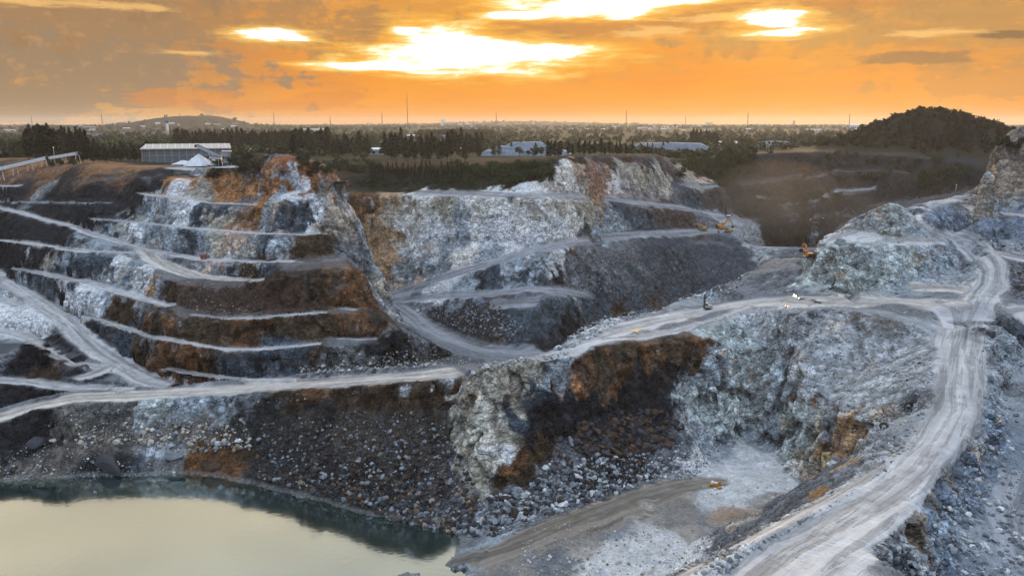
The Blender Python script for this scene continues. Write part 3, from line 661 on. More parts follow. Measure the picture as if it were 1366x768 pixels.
SEEDS = '''
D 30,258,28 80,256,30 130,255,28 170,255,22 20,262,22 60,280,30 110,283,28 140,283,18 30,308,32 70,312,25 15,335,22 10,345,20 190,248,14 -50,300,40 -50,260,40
G 58,253,8 47,262,8 40,275,8
T 52,250,5
E 20,228,25 70,230,25 120,230,20 170,230,20 -50,230,30
S 150,242,8 195,238,6
O 225,246,8 252,247,8 290,250,9 310,248,9 330,250,8 360,250,9 372,232,8 360,228,7 435,240,8 335,288,8 320,298,6
W 240,250,8 398,240,6 385,262,7 415,275,9 422,292,7 240,282,8 178,310,7 125,303,6 318,335,7 375,338,6
C 270,255,9 345,255,5 180,278,6 310,293,8 370,285,7 165,306,6 290,325,8 340,325,6 70,350,6 160,362,5
B 345,240,7 385,240,7 185,285,9 200,280,8 225,285,9 357,285,8 365,272,8 150,308,7 195,310,8 230,315,9 275,322,9 365,330,8 100,320,8 120,326,8 145,331,7 90,355,9 175,358,7 315,362,7 130,395,9 145,405,6 15,385,10
RD 410,225,12 425,228,10 395,218,8
V 310,218,12 295,232,6 325,228,7
E2 330,212,9 350,212,9 345,222,9 445,232,6
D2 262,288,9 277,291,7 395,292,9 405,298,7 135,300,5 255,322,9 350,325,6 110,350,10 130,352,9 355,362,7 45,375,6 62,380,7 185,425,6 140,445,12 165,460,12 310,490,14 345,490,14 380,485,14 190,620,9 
T 292,290,5 345,295,4 210,318,5 128,366,4
Pk 380,295,6 310,322,8 280,362,7 297,361,6
N 395,330,10 410,325,8 425,322,9 432,336,9 335,363,8 230,385,8 250,391,10 405,375,12 430,380,14 440,405,12 150,415,9 170,415,9 215,430,8 255,440,10 290,445,14 380,440,14 420,440,14 510,440,10 190,470,10 285,485,12 420,480,12 70,495,12
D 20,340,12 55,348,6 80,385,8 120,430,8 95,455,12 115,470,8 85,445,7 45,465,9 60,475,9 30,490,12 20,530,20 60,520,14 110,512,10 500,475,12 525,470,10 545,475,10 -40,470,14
W 40,345,5 150,352,8 190,368,6 195,390,5 95,395,8 110,390,10 125,410,10 30,425,14 60,428,10 -40,420,20
O2 205,375,5 500,290,10 510,320,11
N2 290,395,16 320,395,16 350,392,14 385,385,12 400,400,12
O3 450,385,13 470,375,12 200,430,7 230,440,8 330,445,13 455,435,12 490,430,13 215,480,9 230,485,9 260,480,11
G2 440,480,10 470,475,12 150,545,10
S 30,395,10 10,480,12 10,545,10 20,468,8
G 200,545,12
B 250,545,14 300,541,13 20,450,8
S 340,537,8
N 400,530,14 480,530,14 520,525,12 560,530,12 320,600,10
X 400,560,13 460,600,18 500,580,20 540,600,20 560,560,16 580,620,16 300,592,9
O3 440,524,11 265,612,9 290,611,11 415,528,8
D 20,590,18 50,580,16 130,615,13 160,619,14 -50,600,30
C 70,583,5 250,600,6
T2 90,570,14 40,617,14 120,578,15 170,577,20 220,580,18 260,582,13 -50,630,20
B 215,605,9 236,601,8
S2 330,560,16 360,580,18 360,620,18 400,600,20 420,570,18 500,640,18 440,640,16 560,650,16 520,672,14
S 580,692,12 600,705,8
C 640,520,13 615,545,11 620,600,12 645,622,11 680,500,13 710,495,11 665,580,11 700,528,8
O3 608,520,7 690,612,12 830,503,13 870,475,13 930,466,9 780,493,9
C2 650,550,13 630,573,13
W 665,605,7
D2 690,558,9 720,535,11
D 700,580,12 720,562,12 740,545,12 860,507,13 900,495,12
B 740,512,9 752,495,8 760,481,7
O 770,512,8
N 700,632,12 670,646,10 720,602,12 800,500,13 830,480,13 900,470,11 800,476,9
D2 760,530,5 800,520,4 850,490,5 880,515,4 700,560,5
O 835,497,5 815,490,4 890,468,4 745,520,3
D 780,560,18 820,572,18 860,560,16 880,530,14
S2 800,602,18 790,640,14 840,620,16
S 760,622,15 740,652,15 700,672,15 880,600,14 900,580,14 650,692,12 905,540,8
G 925,520,11 940,540,12 930,560,12
B 925,500,8 860,417,7 900,403,9 930,395,9
W 770,456,8 790,441,8 815,428,8
D2 950,388,7
G 960,470,14 990,450,14 1000,490,14 1000,530,16 970,560,16 1060,560,13 1050,600,12
B 960,510,14 1040,470,15 1040,530,15 1010,570,13
S3 1080,440,18 1020,436,13 1160,600,10 1120,480,24 1170,460,24 1200,500,24 1160,520,24 1220,450,18 1200,560,18
T2 1135,432,10 1180,430,10
C 1080,590,11 1090,622,9
O2 1110,590,9 1130,592,9 1150,577,7 1120,622,8 1077,632,7
C 1005,545,6 1030,505,6 975,500,5 1050,575,6 1110,345,6 1165,355,6 1215,340,6 1140,365,5
T 1075,475,7 1130,500,8 1165,480,7 1110,440,6 1190,540,7 1145,545,6
O4 985,522,5 1045,497,5 962,492,5 1012,576,5 1060,520,4 1025,545,4 1000,472,5 1072,502,5 1112,562,5 945,480,4 1030,470,4 975,545,4 1088,540,4 1140,560,5 1085,660,4
O 1135,602,5 1118,590,4 1100,612,4
S3 1000,722,16 1050,690,16 1100,662,15 1140,642,13 1175,618,12 960,745,14 1120,690,8 1235,560,10 1180,585,16
S4 1310,560,12 1290,620,12 1265,680,11 1240,720,12
O3 1020,500,3.5 1000,506,4.5 980,480,3 1050,540,3
D2 1035,516,4 1060,470,3
B 950,600,16
W2 1000,612,20 1040,642,16 960,650,20 940,627,14 860,730,20 800,757,18 900,750,20
T 900,652,12 1020,672,14 850,682,15 780,732,12 920,712,13 1000,692,8
T3 800,690,15 760,706,15 720,726,15 880,692,12 905,690,11 680,757,14
S 830,708,12 740,752,14
B 640,745,11 660,722,9 600,767,12
O2 980,690,8
S4 1260,295,16 1300,298,18 1340,303,18 1400,305,24 1350,600,25 1330,680,25 1280,742,14
G 1110,340,12 1110,365,14 1150,345,16 1150,376,13 1190,345,14 1190,285,11 1200,302,9
B 1200,371,13 1240,341,14 1256,356,11 1225,315,7 1360,262,12 1360,470,14 1340,490,12 1330,530,11 1350,742,25
S3 1290,376,11 1350,330,12
O2 1130,374,3 1160,380,3
O2 1162,366,4 1177,272,5 1330,232,9 1240,742,8
O 1230,333,5 1100,352,3
W 1120,311,9
W2 1150,316,9
T 1131,301,5 1340,242,13 1320,562,6 1300,602,6 1270,642,6 1250,672,6
C 1186,276,6 1190,311,8 1320,262,10
T3 1355,222,14 1346,202,12 1410,230,30 1230,712,11
S 1350,375,14 1400,370,24
D2 1345,442,11 1200,752,12
T 445,280,11 460,300,13
S 470,330,14 475,360,12 450,264,7 
O3 480,280,11 471,263,5
B 490,340,10 615,300,14 800,300,12 820,300,11 550,360,13 590,350,13 650,338,11 620,382,11 690,362,11 710,350,11
C 500,372,7 530,285,13 590,280,13 702,275,9 745,278,9 780,280,11 775,269,7
O2 520,271,9 795,276,7 520,365,13
Wc 540,310,12 560,280,13 640,285,13 690,291,15 735,285,11 760,300,12 620,345,11
W 580,310,15 660,310,18 720,305,16 750,310,12 690,335,7 590,385,11 735,345,9
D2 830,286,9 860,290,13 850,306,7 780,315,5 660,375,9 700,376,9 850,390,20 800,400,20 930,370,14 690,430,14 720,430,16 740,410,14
N3 890,290,12 915,298,12 870,400,11 650,411,9
S 940,300,9 760,360,11 790,350,16 840,350,18 780,376,13 840,331,9 700,405,9 560,460,11 540,441,8
Pk 575,331,5 605,329,4 560,376,6
D 640,379,7 745,366,8 760,441,13 730,456,9 900,341,7
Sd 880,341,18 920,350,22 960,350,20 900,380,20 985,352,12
N 830,421,12
O3 770,336,5 850,346,4 660,456,8
S2 590,416,11 620,426,13 650,437,13 580,471,11 612,479,11
B 610,405,7
S4 640,411,7
S3 975,301,13 1000,311,11 1010,331,9
Wc 750,236,11 820,241,11 730,251,9
W 700,253,7 660,252,6
Pk 770,226,9 935,241,7
RP 790,241,11 806,236,11
C 780,251,8 845,231,11 860,246,11 890,241,9 920,238,9
Pk2 840,260,13 870,263,9
D2 920,261,11
N3 945,263,11 960,256,11 800,211,11 850,211,11 885,216,9
S 905,263,7
V 500,240,14 540,235,16 580,235,16 630,235,16 680,232,18 720,228,14 1000,225,14 930,225,12 960,232,10
E2 520,222,9 480,227,9
N4 1000,270,14 1030,260,24 1060,300,28 1040,320,24 1100,280,28 1130,265,24 1060,250,28 1100,240,28 1150,245,30 1200,245,30 1250,245,30 1040,222,24 1090,222,24 1140,225,28 1180,225,28
E2 1060,270,8 1110,252,9 1030,285,8 1150,235,10 1075,225,10
B 1050,280,4 1085,270,3 1100,260,3
D 1150,212,14 1220,215,24 1280,228,24
E2 470,226,14 520,219,18 580,216,18 640,215,18 690,212,14 430,206,14 760,208,10 830,206,10 890,208,10
V 480,214,14 560,212,16 640,211,16 700,208,14
B 1085,312,5
'''
from itertools import chain
acc = np.zeros((len(V), 3), np.float32); wsum = np.zeros(len(V), np.float32)
fine = fbm(V32/2.2, 3, 41)
seam = fbm(np.stack([V[:, 0]*.33, V[:, 1]*.33, V[:, 2]*.03], 1).astype(np.float32), 3, 47)
Pw = V32 + np.stack([0*seam, 0*seam, 9*seam*steep], 1).astype(np.float32) + (np.clip(dist/300, .35, 1.5)[:, None]*(7.5*WARP + np.stack([2.2*fine + 2.*c2, 2.*np.roll(fine, 7), 1.8*c1 - 2.*fine], 1))).astype(np.float32)
order = np.argsort(Pw[:, 0]); sx = Pw[order, 0]
nseed = 0
for line in SEEDS.strip().split('\n'):
    k, *items = line.split()
    c = np.array(MATS[k], np.float32)
    for it in items:
        px, py, r = map(float, it.split(','))
        p = on_tin(px, py)
        if p is None: continue
        nseed += 1
        D3 = (p - CAM).length; rm = max(r*D3/FPX*1.5, 1.6)
        cut = 2.3*rm
        a, b = np.searchsorted(sx, [p.x-cut, p.x+cut])
        idx = order[a:b]
        idx = idx[np.abs(Pw[idx, 1]-p.y) < cut*1.3]
        dd = (Pw[idx, 0]-p.x)**2 + ((Pw[idx, 1]-p.y)/1.3)**2 + (Pw[idx, 2]-p.z)**2
        w = np.exp(-2.6*dd/rm**2)
        acc[idx] += w[:, None]*c; wsum[idx] += w
hd = np.array(MATS['S3'])*(steep*.9)[:, None] + np.array(MATS['S'])*(1-steep*.9)[:, None]
farw = smoothstep(-70, 0, dist - FL + 14*WARP[:, 0]*3)
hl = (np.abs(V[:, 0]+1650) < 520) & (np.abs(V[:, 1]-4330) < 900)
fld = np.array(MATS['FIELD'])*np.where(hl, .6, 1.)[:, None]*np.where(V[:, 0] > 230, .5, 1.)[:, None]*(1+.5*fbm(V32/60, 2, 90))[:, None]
rimw = smoothstep(-26, -12, V[:, 2])*smoothstep(380, 450, dist)*smoothstep(.85, .95, N[:, 2])
hd = hd*(1-rimw[:, None]) + np.array([.05, .045, .034])*rimw[:, None]
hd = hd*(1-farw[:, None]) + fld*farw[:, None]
acc += .00006*hd; wsum += .00006
colr = acc/wsum[:, None]
# deposits are patchy: the host rock shows through
patch = smoothstep(.05, .55, fbm(W3/5.5 + WARP*.8 + 31, 4, 81))*.62*(1-farw)
host = colr.mean(1, keepdims=True)*np.array([.96, 1.0, 1.06])*np.clip(1+.9*fbm(W3/9 + 5, 2, 83), .5, 1.7)[:, None]
colr = colr*(1-patch[:, None]) + host*patch[:, None]
# bench tops and gentle ground carry grey dust
dust = smoothstep(.86, .97, N[:, 2])*(1-farw)*(1-rimw)*.45
dc = np.array([.24, .26, .28], np.float32)
colr = colr*(1-dust[:, None]) + dc*dust[:, None]*.8 + colr*dust[:, None]*.2
# veins, blotches and run-off stains of the rock itself
vein = smoothstep(.62, .95, fbm(W3/6.0 + WARP*.8, 3, 55, ridge=True))
st = fbm(V32*np.array([.55, .55, .07], np.float32), 3, 58)
mo = fbm(V32/3.4 + WARP, 3, 61)
lum = colr.mean(1, keepdims=True)
varr = 1 + ((.45*mo + .14*fine)*(1-.55*flat) + .35*st*steep)*(1-.4*farf) + .42*strk*mid
blk = np.clip(1 + (.55-.2*farf)*c1*steep + (.4-.22*farf)*c2*(steep+mid), .35, 1.9)
colr = colr*np.clip(varr*blk, .28, 2.1)[:, None]
lm = colr.mean(1, keepdims=True)
colr = colr*(np.clip(.24*(np.maximum(lm, 1e-4)/.24)**1.28, .006, .72)/np.maximum(lm, 1e-4))
rust = smoothstep(.25, .7, fbm(W3/4.5 + 9, 3, 70))*smoothstep(.16, .3, lum[:, 0])*(steep*.8+.1)*.42
colr = colr*(1-rust[:, None]) + np.array([.27, .155, .08])*rust[:, None]
colr = colr*(1-.35*(vein*steep)[:, None]) + np.array([.42, .43, .42])*(.35*vein*steep*np.clip(lum[:, 0]*5, .15, 1))[:, None]
rk = np.array([MATS[k] if k != 'T' else (.20,.172,.14) for k in KINDS], np.float32)[grid_nn(RK, V[:, 0], V[:, 1])]
rv = 1 + .16*rut + .08*fine + .16*mo
rmix = road*np.clip(.92+.25*fine, 0, 1)
colr = colr*(1-rmix[:, None]) + rk*np.clip(rv, .5, 1.4)[:, None]*rmix[:, None]
shore = smoothstep(-80.6, -80.1, V[:, 2])*(1-smoothstep(-79.6, -78.9, V[:, 2]))*lake_clip*.5
colr = colr*(1-shore[:, None]) + np.array([.24, .24, .23])*shore[:, None]
colr = np.clip(colr, .008, .75)
print('seeds', nseed, 'coloured', round(time.time()-T0, 1))

# ------------------------------------------------------------------ materials
def new_mat(name):
    m = bpy.data.materials.new(name); m.use_nodes = True
    nt = m.node_tree; b = nt.nodes['Principled BSDF']
    return m, nt, b
def nd(nt, typ, **kw):
    n = nt.nodes.new(typ)
    for k, v in kw.items():
        if k.startswith('i_'):
            key = k[2:]; key = int(key) if key.isdigit() else key.replace('_', ' ')
            n.inputs[key].default_value = v
        else: setattr(n, k, v)
    return n
def link(nt, a, b): nt.links.new(a, b)

def ground_mat(name, road=False):
    m, nt, b = new_mat(name)
    col = nd(nt, 'ShaderNodeAttribute', attribute_name='Col')
    tc = nd(nt, 'ShaderNodeTexCoord')
    def math_(op, a, c=None):
        n = nd(nt, 'ShaderNodeMath', operation=op)
        for i, v in enumerate((a, c)):
            if v is None: continue
            if isinstance(v, (int, float)): n.inputs[i].default_value = v
            else: link(nt, v, n.inputs[i])
        return n.outputs[0]
    def rng(x, a, b_, lo, hi):
        n = nd(nt, 'ShaderNodeMapRange', i_1=a, i_2=b_, i_3=lo, i_4=hi); link(nt, x, n.inputs[0]); return n.outputs[0]
    n1 = nd(nt, 'ShaderNodeTexNoise', i_Scale=.45, i_Detail=6.0, i_Roughness=.68); link(nt, tc.outputs['Object'], n1.inputs['Vector'])
    v1 = nd(nt, 'ShaderNodeTexVoronoi', i_Scale=.62); link(nt, tc.outputs['Object'], v1.inputs['Vector'])
    v2 = nd(nt, 'ShaderNodeTexVoronoi', i_Scale=1.7); link(nt, tc.outputs['Object'], v2.inputs['Vector'])
    s1 = nd(nt, 'ShaderNodeSeparateColor'); link(nt, v1.outputs['Color'], s1.inputs[0])
    s2 = nd(nt, 'ShaderNodeSeparateColor'); link(nt, v2.outputs['Color'], s2.inputs[0])
    if road:
        rc = nd(nt, 'ShaderNodeAttribute', attribute_name='Track')
        mp = nd(nt, 'ShaderNodeVectorMath', operation='MULTIPLY'); mp.inputs[1].default_value = (.55, .03, 1); link(nt, rc.outputs['Vector'], mp.inputs[0])
        nr = nd(nt, 'ShaderNodeTexNoise', i_Scale=1., i_Detail=4.0, i_Roughness=.6, i_Distortion=.5); link(nt, mp.outputs[0], nr.inputs['Vector'])
        mp2 = nd(nt, 'ShaderNodeVectorMath', operation='MULTIPLY'); mp2.inputs[1].default_value = (.28, .012, 1); link(nt, rc.outputs['Vector'], mp2.inputs[0])
        nr2 = nd(nt, 'ShaderNodeTexNoise', i_Scale=1., i_Detail=3.0); link(nt, mp2.outputs[0], nr2.inputs['Vector'])
        f = math_('MULTIPLY', rng(nr.outputs[0], .34, .5, .58, 1.06), rng(nr2.outputs[0], .35, .65, .72, 1.14))
        f = math_('MULTIPLY', f, rng(n1.outputs[0], .25, .75, .86, 1.12))
        ln = math_('ABSOLUTE', math_('SUBTRACT', nr.outputs[0], .47))
        f = math_('MULTIPLY', f, rng(ln, .004, .03, .66, 1.0))
        hgt = math_('ADD', math_('MULTIPLY', nr.outputs[0], 1.6), math_('MULTIPLY', n1.outputs[0], .3)); bs, bd = .8, .5
    else:
        f = math_('MULTIPLY', rng(n1.outputs[0], .25, .75, .68, 1.36), rng(s1.outputs[0], 0., 1., .78, 1.22))
        f = math_('MULTIPLY', f, rng(s2.outputs[0], 0., 1., .72, 1.3))
        jm = nd(nt, 'ShaderNodeMapping'); jm.inputs['Rotation'].default_value = (.5, .35, .3); jm.inputs['Scale'].default_value = (.44, .26, .9); link(nt, tc.outputs['Object'], jm.inputs[0])
        jn = nd(nt, 'ShaderNodeTexNoise', i_Scale=.16, i_Detail=5.); link(nt, tc.outputs['Object'], jn.inputs['Vector'])
        ja = nd(nt, 'ShaderNodeVectorMath', operation='SCALE', i_3=4.2); link(nt, jn.outputs['Color'], ja.inputs[0])
        jd = nd(nt, 'ShaderNodeVectorMath', operation='ADD'); link(nt, jm.outputs[0], jd.inputs[0]); link(nt, ja.outputs[0], jd.inputs[1])
        jv = nd(nt, 'ShaderNodeTexVoronoi', i_Scale=.55, feature='DISTANCE_TO_EDGE'); link(nt, jd.outputs[0], jv.inputs['Vector'])
        joint = rng(jv.outputs['Distance'], 0., .09, -.6, 0.)
        jc = nd(nt, 'ShaderNodeTexVoronoi', i_Scale=.55); link(nt, jd.outputs[0], jc.inputs['Vector'])
        js = nd(nt, 'ShaderNodeSeparateColor'); link(nt, jc.outputs['Color'], js.inputs[0])
        ra = nd(nt, 'ShaderNodeAttribute', attribute_name='Rock')
        joint = math_('MULTIPLY', joint, ra.outputs['Fac'])
        f = math_('MULTIPLY', f, math_('ADD', 1.0, math_('MULTIPLY', math_('SUBTRACT', js.outputs[1], .5), math_('MULTIPLY', ra.outputs['Fac'], .42))))
        f = math_('ADD', 1.0, math_('MULTIPLY', math_('SUBTRACT', f, 1.0), math_('ADD', .4, math_('MULTIPLY', ra.outputs['Fac'], .75))))
        hgt = math_('ADD', math_('ADD', math_('MULTIPLY', n1.outputs[0], 1.4), joint), math_('ADD', math_('MULTIPLY', v1.outputs['Distance'], -.6), math_('MULTIPLY', v2.outputs['Distance'], -.35))); bs, bd = 1.0, 1.1
    vm = nd(nt, 'ShaderNodeVectorMath', operation='SCALE'); link(nt, col.outputs['Color'], vm.inputs[0]); link(nt, f, vm.inputs['Scale'])
    link(nt, vm.outputs[0], b.inputs['Base Color'])
    b.inputs['Roughness'].default_value = .95; b.inputs['Specular IOR Level'].default_value = .15
    bp = nd(nt, 'ShaderNodeBump', i_Strength=bs, i_Distance=bd); link(nt, hgt, bp.inputs['Height']); link(nt, bp.outputs[0], b.inputs['Normal'])
    return m
M_ROCK = ground_mat('quarry rock')
M_ROAD = ground_mat('road dust', True)

def raw_mesh(name, V, F, mat, col=None, smooth=True):
    me = bpy.data.meshes.new(name)
    F = np.asarray(F)
    me.vertices.add(len(V)); me.vertices.foreach_set('co', np.asarray(V, np.float32).ravel())
    me.loops.add(F.size); me.loops.foreach_set('vertex_index', F.astype(np.int32).ravel())
    k = F.shape[1]
    me.polygons.add(len(F)); me.polygons.foreach_set('loop_start', np.arange(0, F.size, k, dtype=np.int32))
    me.polygons.foreach_set('use_smooth', np.full(len(F), smooth))
    me.update(calc_edges=True)
    if col is not None:
        a = me.color_attributes.new('Col', 'FLOAT_COLOR', 'POINT')
        a.data.foreach_set('color', np.concatenate([col, np.ones((len(col), 1))], 1).astype(np.float32).ravel())
    if mat: me.materials.append(mat)
    return me
def put(name, me, parent=None, kind=None, label=None, cat=None, group=None):
    o = bpy.data.objects.new(name, me); COL.objects.link(o)
    if parent: o.parent = parent
    for k, v in (('kind', kind), ('label', label), ('category', cat), ('group', group)):
        if v: o[k] = v
    return o
def submesh(sel):
    f = F[sel]; u, inv = np.unique(f, return_inverse=True)
    return V[u], inv.reshape(f.shape), colr[u], u
fr = road[F].mean(1) > .5
pv = (dist-FL)[F].mean(1) > 0
for nm, sel, mt in (('quarry_ground', ~fr & ~pv, M_ROCK), ('haul_road', fr & ~pv, M_ROAD), ('plain', pv, M_ROCK)):
    v, f, c, u = submesh(sel)
    me = raw_mesh(nm, v, f, mt, c)
    if nm != 'haul_road':
        at = me.attributes.new('Rock', 'FLOAT', 'POINT'); at.data.foreach_set('value', np.clip(steep[u]*1.1 + .45*mid[u] + .12, 0, 1).astype(np.float32))
    if nm == 'quarry_ground':
        pass
    if nm == 'haul_road':
        at = me.attributes.new('Track', 'FLOAT_VECTOR', 'POINT')
        at.data.foreach_set('vector', np.stack([grid_at(RT, v[:, 0], v[:, 1]), grid_at(RS, v[:, 0], v[:, 1]), 0*v[:, 0]], 1).astype(np.float32).ravel())
    put(nm, me, kind='structure', label={'quarry_ground': 'stepped quarry walls, rock faces and scree slopes', 'haul_road': 'pale dusty haul roads winding through the quarry', 'plain': 'flat green plain beyond the quarry rim'}[nm])
GROUND = BVHTree.FromPolygons(V.tolist(), F.tolist())
def on_ground(px, py):
    hx, hy, t = pdir(px, py)
    h = GROUND.ray_cast(CAM, Vector((hx, hy, -t)).normalized())
    return h[0], h[1]
def drop(x, y, z=400.):
    h = GROUND.ray_cast(Vector((x, y, z)), Vector((0, 0, -1)))
    return h[0], h[1]
print('terrain built', round(time.time()-T0, 1))

# ------------------------------------------------------------------ pit lake
m, nt, b = new_mat('pit water')
b.inputs['Base Color'].default_value = (.003, .026, .026, 1); b.inputs['Roughness'].default_value = .05
b.inputs['Specular IOR Level'].default_value = .5
gl = nd(nt, 'ShaderNodeBsdfGlossy', i_Roughness=.09); gl.inputs['Color'].default_value = (.9, .93, .88, 1)
lw = nd(nt, 'ShaderNodeLayerWeight', i_Blend=.5)
mr = nd(nt, 'ShaderNodeMapRange', i_1=0., i_2=.6, i_3=.2, i_4=.55); link(nt, lw.outputs['Facing'], mr.inputs[0])
mx = nd(nt, 'ShaderNodeMixShader'); link(nt, mr.outputs[0], mx.inputs[0]); link(nt, b.outputs[0], mx.inputs[1]); link(nt, gl.outputs[0], mx.inputs[2])
link(nt, mx.outputs[0], nt.nodes['Material Output'].inputs['Surface'])
tc = nd(nt, 'ShaderNodeTexCoord'); nz = nd(nt, 'ShaderNodeTexNoise', i_Scale=.5, i_Detail=3.)
link(nt, tc.outputs['Object'], nz.inputs['Vector'])
bp = nd(nt, 'ShaderNodeBump', i_Strength=.06, i_Distance=.3); link(nt, nz.outputs[0], bp.inputs['Height'])
link(nt, bp.outputs[0], b.inputs['Normal']); link(nt, bp.outputs[0], gl.inputs['Normal'])
M_WATER = m
put('lake', raw_mesh('lake', [(-300,80,-80),(20,80,-80),(20,262,-80),(-300,262,-80)], [(0,1,2,3)], M_WATER), kind='structure', label='still greenish quarry lake reflecting the pale sky')

# ------------------------------------------------------------------ small building kit
class MB:
    def __init__(s): s.v = []; s.f = []
    def add(s, v, f):
        o = len(s.v); s.v += [tuple(p) for p in v]; s.f += [tuple(o+i for i in q) for q in f]; return s
    def box(s, c, size, rz=0., rx=0., ry=0., top=1.0):
        hx, hy, hz = size[0]/2, size[1]/2, size[2]/2
        from mathutils import Euler
        e = Euler((rx, ry, rz)).to_matrix()
        v = []
        for z in (-hz, hz):
            k = top if z > 0 else 1
            for x, y in ((-hx, -hy), (hx, -hy), (hx, hy), (-hx, hy)):
                v.append(e @ Vector((x*k, y*k, z)) + Vector(c))
        return s.add(v, [(3,2,1,0),(4,5,6,7),(0,1,5,4),(1,2,6,5),(2,3,7,6),(3,0,4,7)])
    def tube(s, pts, r, n=8, cap=True):
        rs = r if isinstance(r, (list, tuple)) else [r]*len(pts)
        pts = [Vector(p) for p in pts]; rings = []
        for i, p in enumerate(pts):
            d = (pts[min(i+1, len(pts)-1)] - pts[max(i-1, 0)]).normalized()
            a = d.cross(Vector((0, 0, 1)) if abs(d.z) < .95 else Vector((1, 0, 0))).normalized(); b = d.cross(a)
            rings.append([p + (a*math.cos(2*math.pi*k/n) + b*math.sin(2*math.pi*k/n))*rs[i] for k in range(n)])
        v = [q for r_ in rings for q in r_]; f = []
        for i in range(len(pts)-1):
            for k in range(n):
                f.append((i*n+k, i*n+(k+1) % n, (i+1)*n+(k+1) % n, (i+1)*n+k))
        if cap: f += [tuple(range(n))[::-1], tuple((len(pts)-1)*n+k for k in range(n))]
        return s.add(v, f)
    def beam(s, a, b, w, h):
        a, b = Vector(a), Vector(b); d = (b-a).normalized()
        sd = d.cross(Vector((0, 0, 1)))
        sd = Vector((1, 0, 0)) if sd.length < .01 else sd.normalized()
        up = sd.cross(d)
        v = [p + sd*i*w/2 + up*j*h/2 for p in (a, b) for i, j in ((-1,-1),(1,-1),(1,1),(-1,1))]
        return s.add(v, [(0,1,2,3),(7,6,5,4),(0,4,5,1),(1,5,6,2),(2,6,7,3),(3,7,4,0)])
    def build(s, name, mat, parent=None, smooth=False):
        me = bpy.data.meshes.new(name); me.from_pydata(s.v, [], s.f); me.update()
        if mat: me.materials.append(mat)
        if smooth: me.polygons.foreach_set('use_smooth', [True]*len(me.polygons))
        o = bpy.data.objects.new(name, me); COL.objects.link(o)
        if parent: o.parent = parent
        return o
def tag(o, label, cat, group=None):
    o['label'] = label; o['category'] = cat
    if group: o['group'] = group
    return o
def thing(name, label, cat, loc=(0, 0, 0), rz=0., group=None, scale=1.0):
    o = bpy.data.objects.new(name, None); COL.objects.link(o)
    o.location = loc; o.rotation_euler = (0, 0, rz); o.scale = (scale,)*3 if not isinstance(scale, tuple) else scale
    o.empty_display_size = .5
    return tag(o, label, cat, group)
def dup(root, name, label, cat, loc, rz, group, scale):
    r = thing(name, label, cat, loc, rz, group, scale)
    for ch in root:
        c = ch.copy(); COL.objects.link(c); c.parent = r
    return r
def simple_mat(name, c, rough=.7, metal=0., var=.25, scale=1.5, objvar=0., spec=.3):
    m, nt, b = new_mat(name)
    tc = nd(nt, 'ShaderNodeTexCoord')
    n = nd(nt, 'ShaderNodeTexNoise', i_Scale=scale, i_Detail=4., i_Roughness=.6); link(nt, tc.outputs['Object'], n.inputs['Vector'])
    mr = nd(nt, 'ShaderNodeMapRange', i_1=.3, i_2=.7, i_3=1-var, i_4=1+var); link(nt, n.outputs[0], mr.inputs[0])
    f = mr.outputs[0]
    if objvar:
        oi = nd(nt, 'ShaderNodeObjectInfo'); m2 = nd(nt, 'ShaderNodeMapRange', i_1=0., i_2=1., i_3=1-objvar, i_4=1+objvar); link(nt, oi.outputs['Random'], m2.inputs[0])
        mm = nd(nt, 'ShaderNodeMath', operation='MULTIPLY'); link(nt, f, mm.inputs[0]); link(nt, m2.outputs[0], mm.inputs[1]); f = mm.outputs[0]
    vm = nd(nt, 'ShaderNodeVectorMath', operation='SCALE'); vm.inputs[0].default_value = c; link(nt, f, vm.inputs['Scale'])
    link(nt, vm.outputs[0], b.inputs['Base Color'])
    b.inputs['Roughness'].default_value = rough; b.inputs['Metallic'].default_value = metal; b.inputs['Specular IOR Level'].default_value = spec
    return m

# ------------------------------------------------------------------ trees
def leaf_mat(name, c):
    m, nt, b = new_mat(name)
    at = nd(nt, 'ShaderNodeAttribute', attribute_name='Col'); oi = nd(nt, 'ShaderNodeObjectInfo')
    m2 = nd(nt, 'ShaderNodeMapRange', i_1=0., i_2=1., i_3=.65, i_4=1.4); link(nt, oi.outputs['Random'], m2.inputs[0])
    vm = nd(nt, 'ShaderNodeVectorMath', operation='SCALE'); link(nt, at.outputs['Color'], vm.inputs[0]); link(nt, m2.outputs[0], vm.inputs['Scale'])
    mu = nd(nt, 'ShaderNodeVectorMath', operation='MULTIPLY'); mu.inputs[1].default_value = c; link(nt, vm.outputs[0], mu.inputs[0])
    link(nt, mu.outputs[0], b.inputs['Base Color']); b.inputs['Roughness'].default_value = .8; b.inputs['Specular IOR Level'].default_value = .2
    return m
M_PINE = leaf_mat('casuarina needles', (.022, .024, .012))
M_LEAF = leaf_mat('leaves', (.028, .037, .014))
M_BUSH = leaf_mat('shrub leaves', (.030, .042, .014))
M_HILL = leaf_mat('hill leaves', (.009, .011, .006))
M_BARK = simple_mat('bark', (.055, .042, .03), .9)
def cards(rng, P, size, tint_lo=.55, tint_hi=1.55):
    """leaf-clump faces: one bent quad (two triangles) per point"""
    n = len(P)
    a = rng.normal(size=(n, 3)); a /= np.linalg.norm(a, axis=1, keepdims=True)
    b = rng.normal(size=(n, 3)); b -= a*(a*b).sum(1, keepdims=True); b /= np.linalg.norm(b, axis=1, keepdims=True)
    c = np.cross(a, b)
    s = (size*rng.uniform(.6, 1.4, n))[:, None]
    v = np.stack([P - a*s, P - b*s*.7 + c*s*.15, P + a*s, P + b*s*.7 - c*s*.15], 1).reshape(-1, 3)
    f = np.arange(4*n).reshape(n, 4)
    t = np.repeat(rng.uniform(tint_lo, tint_hi, n), 4)
    col = np.stack([t*rng.uniform(.9, 1.1), t, t*.95], 1)
    return v, f, col
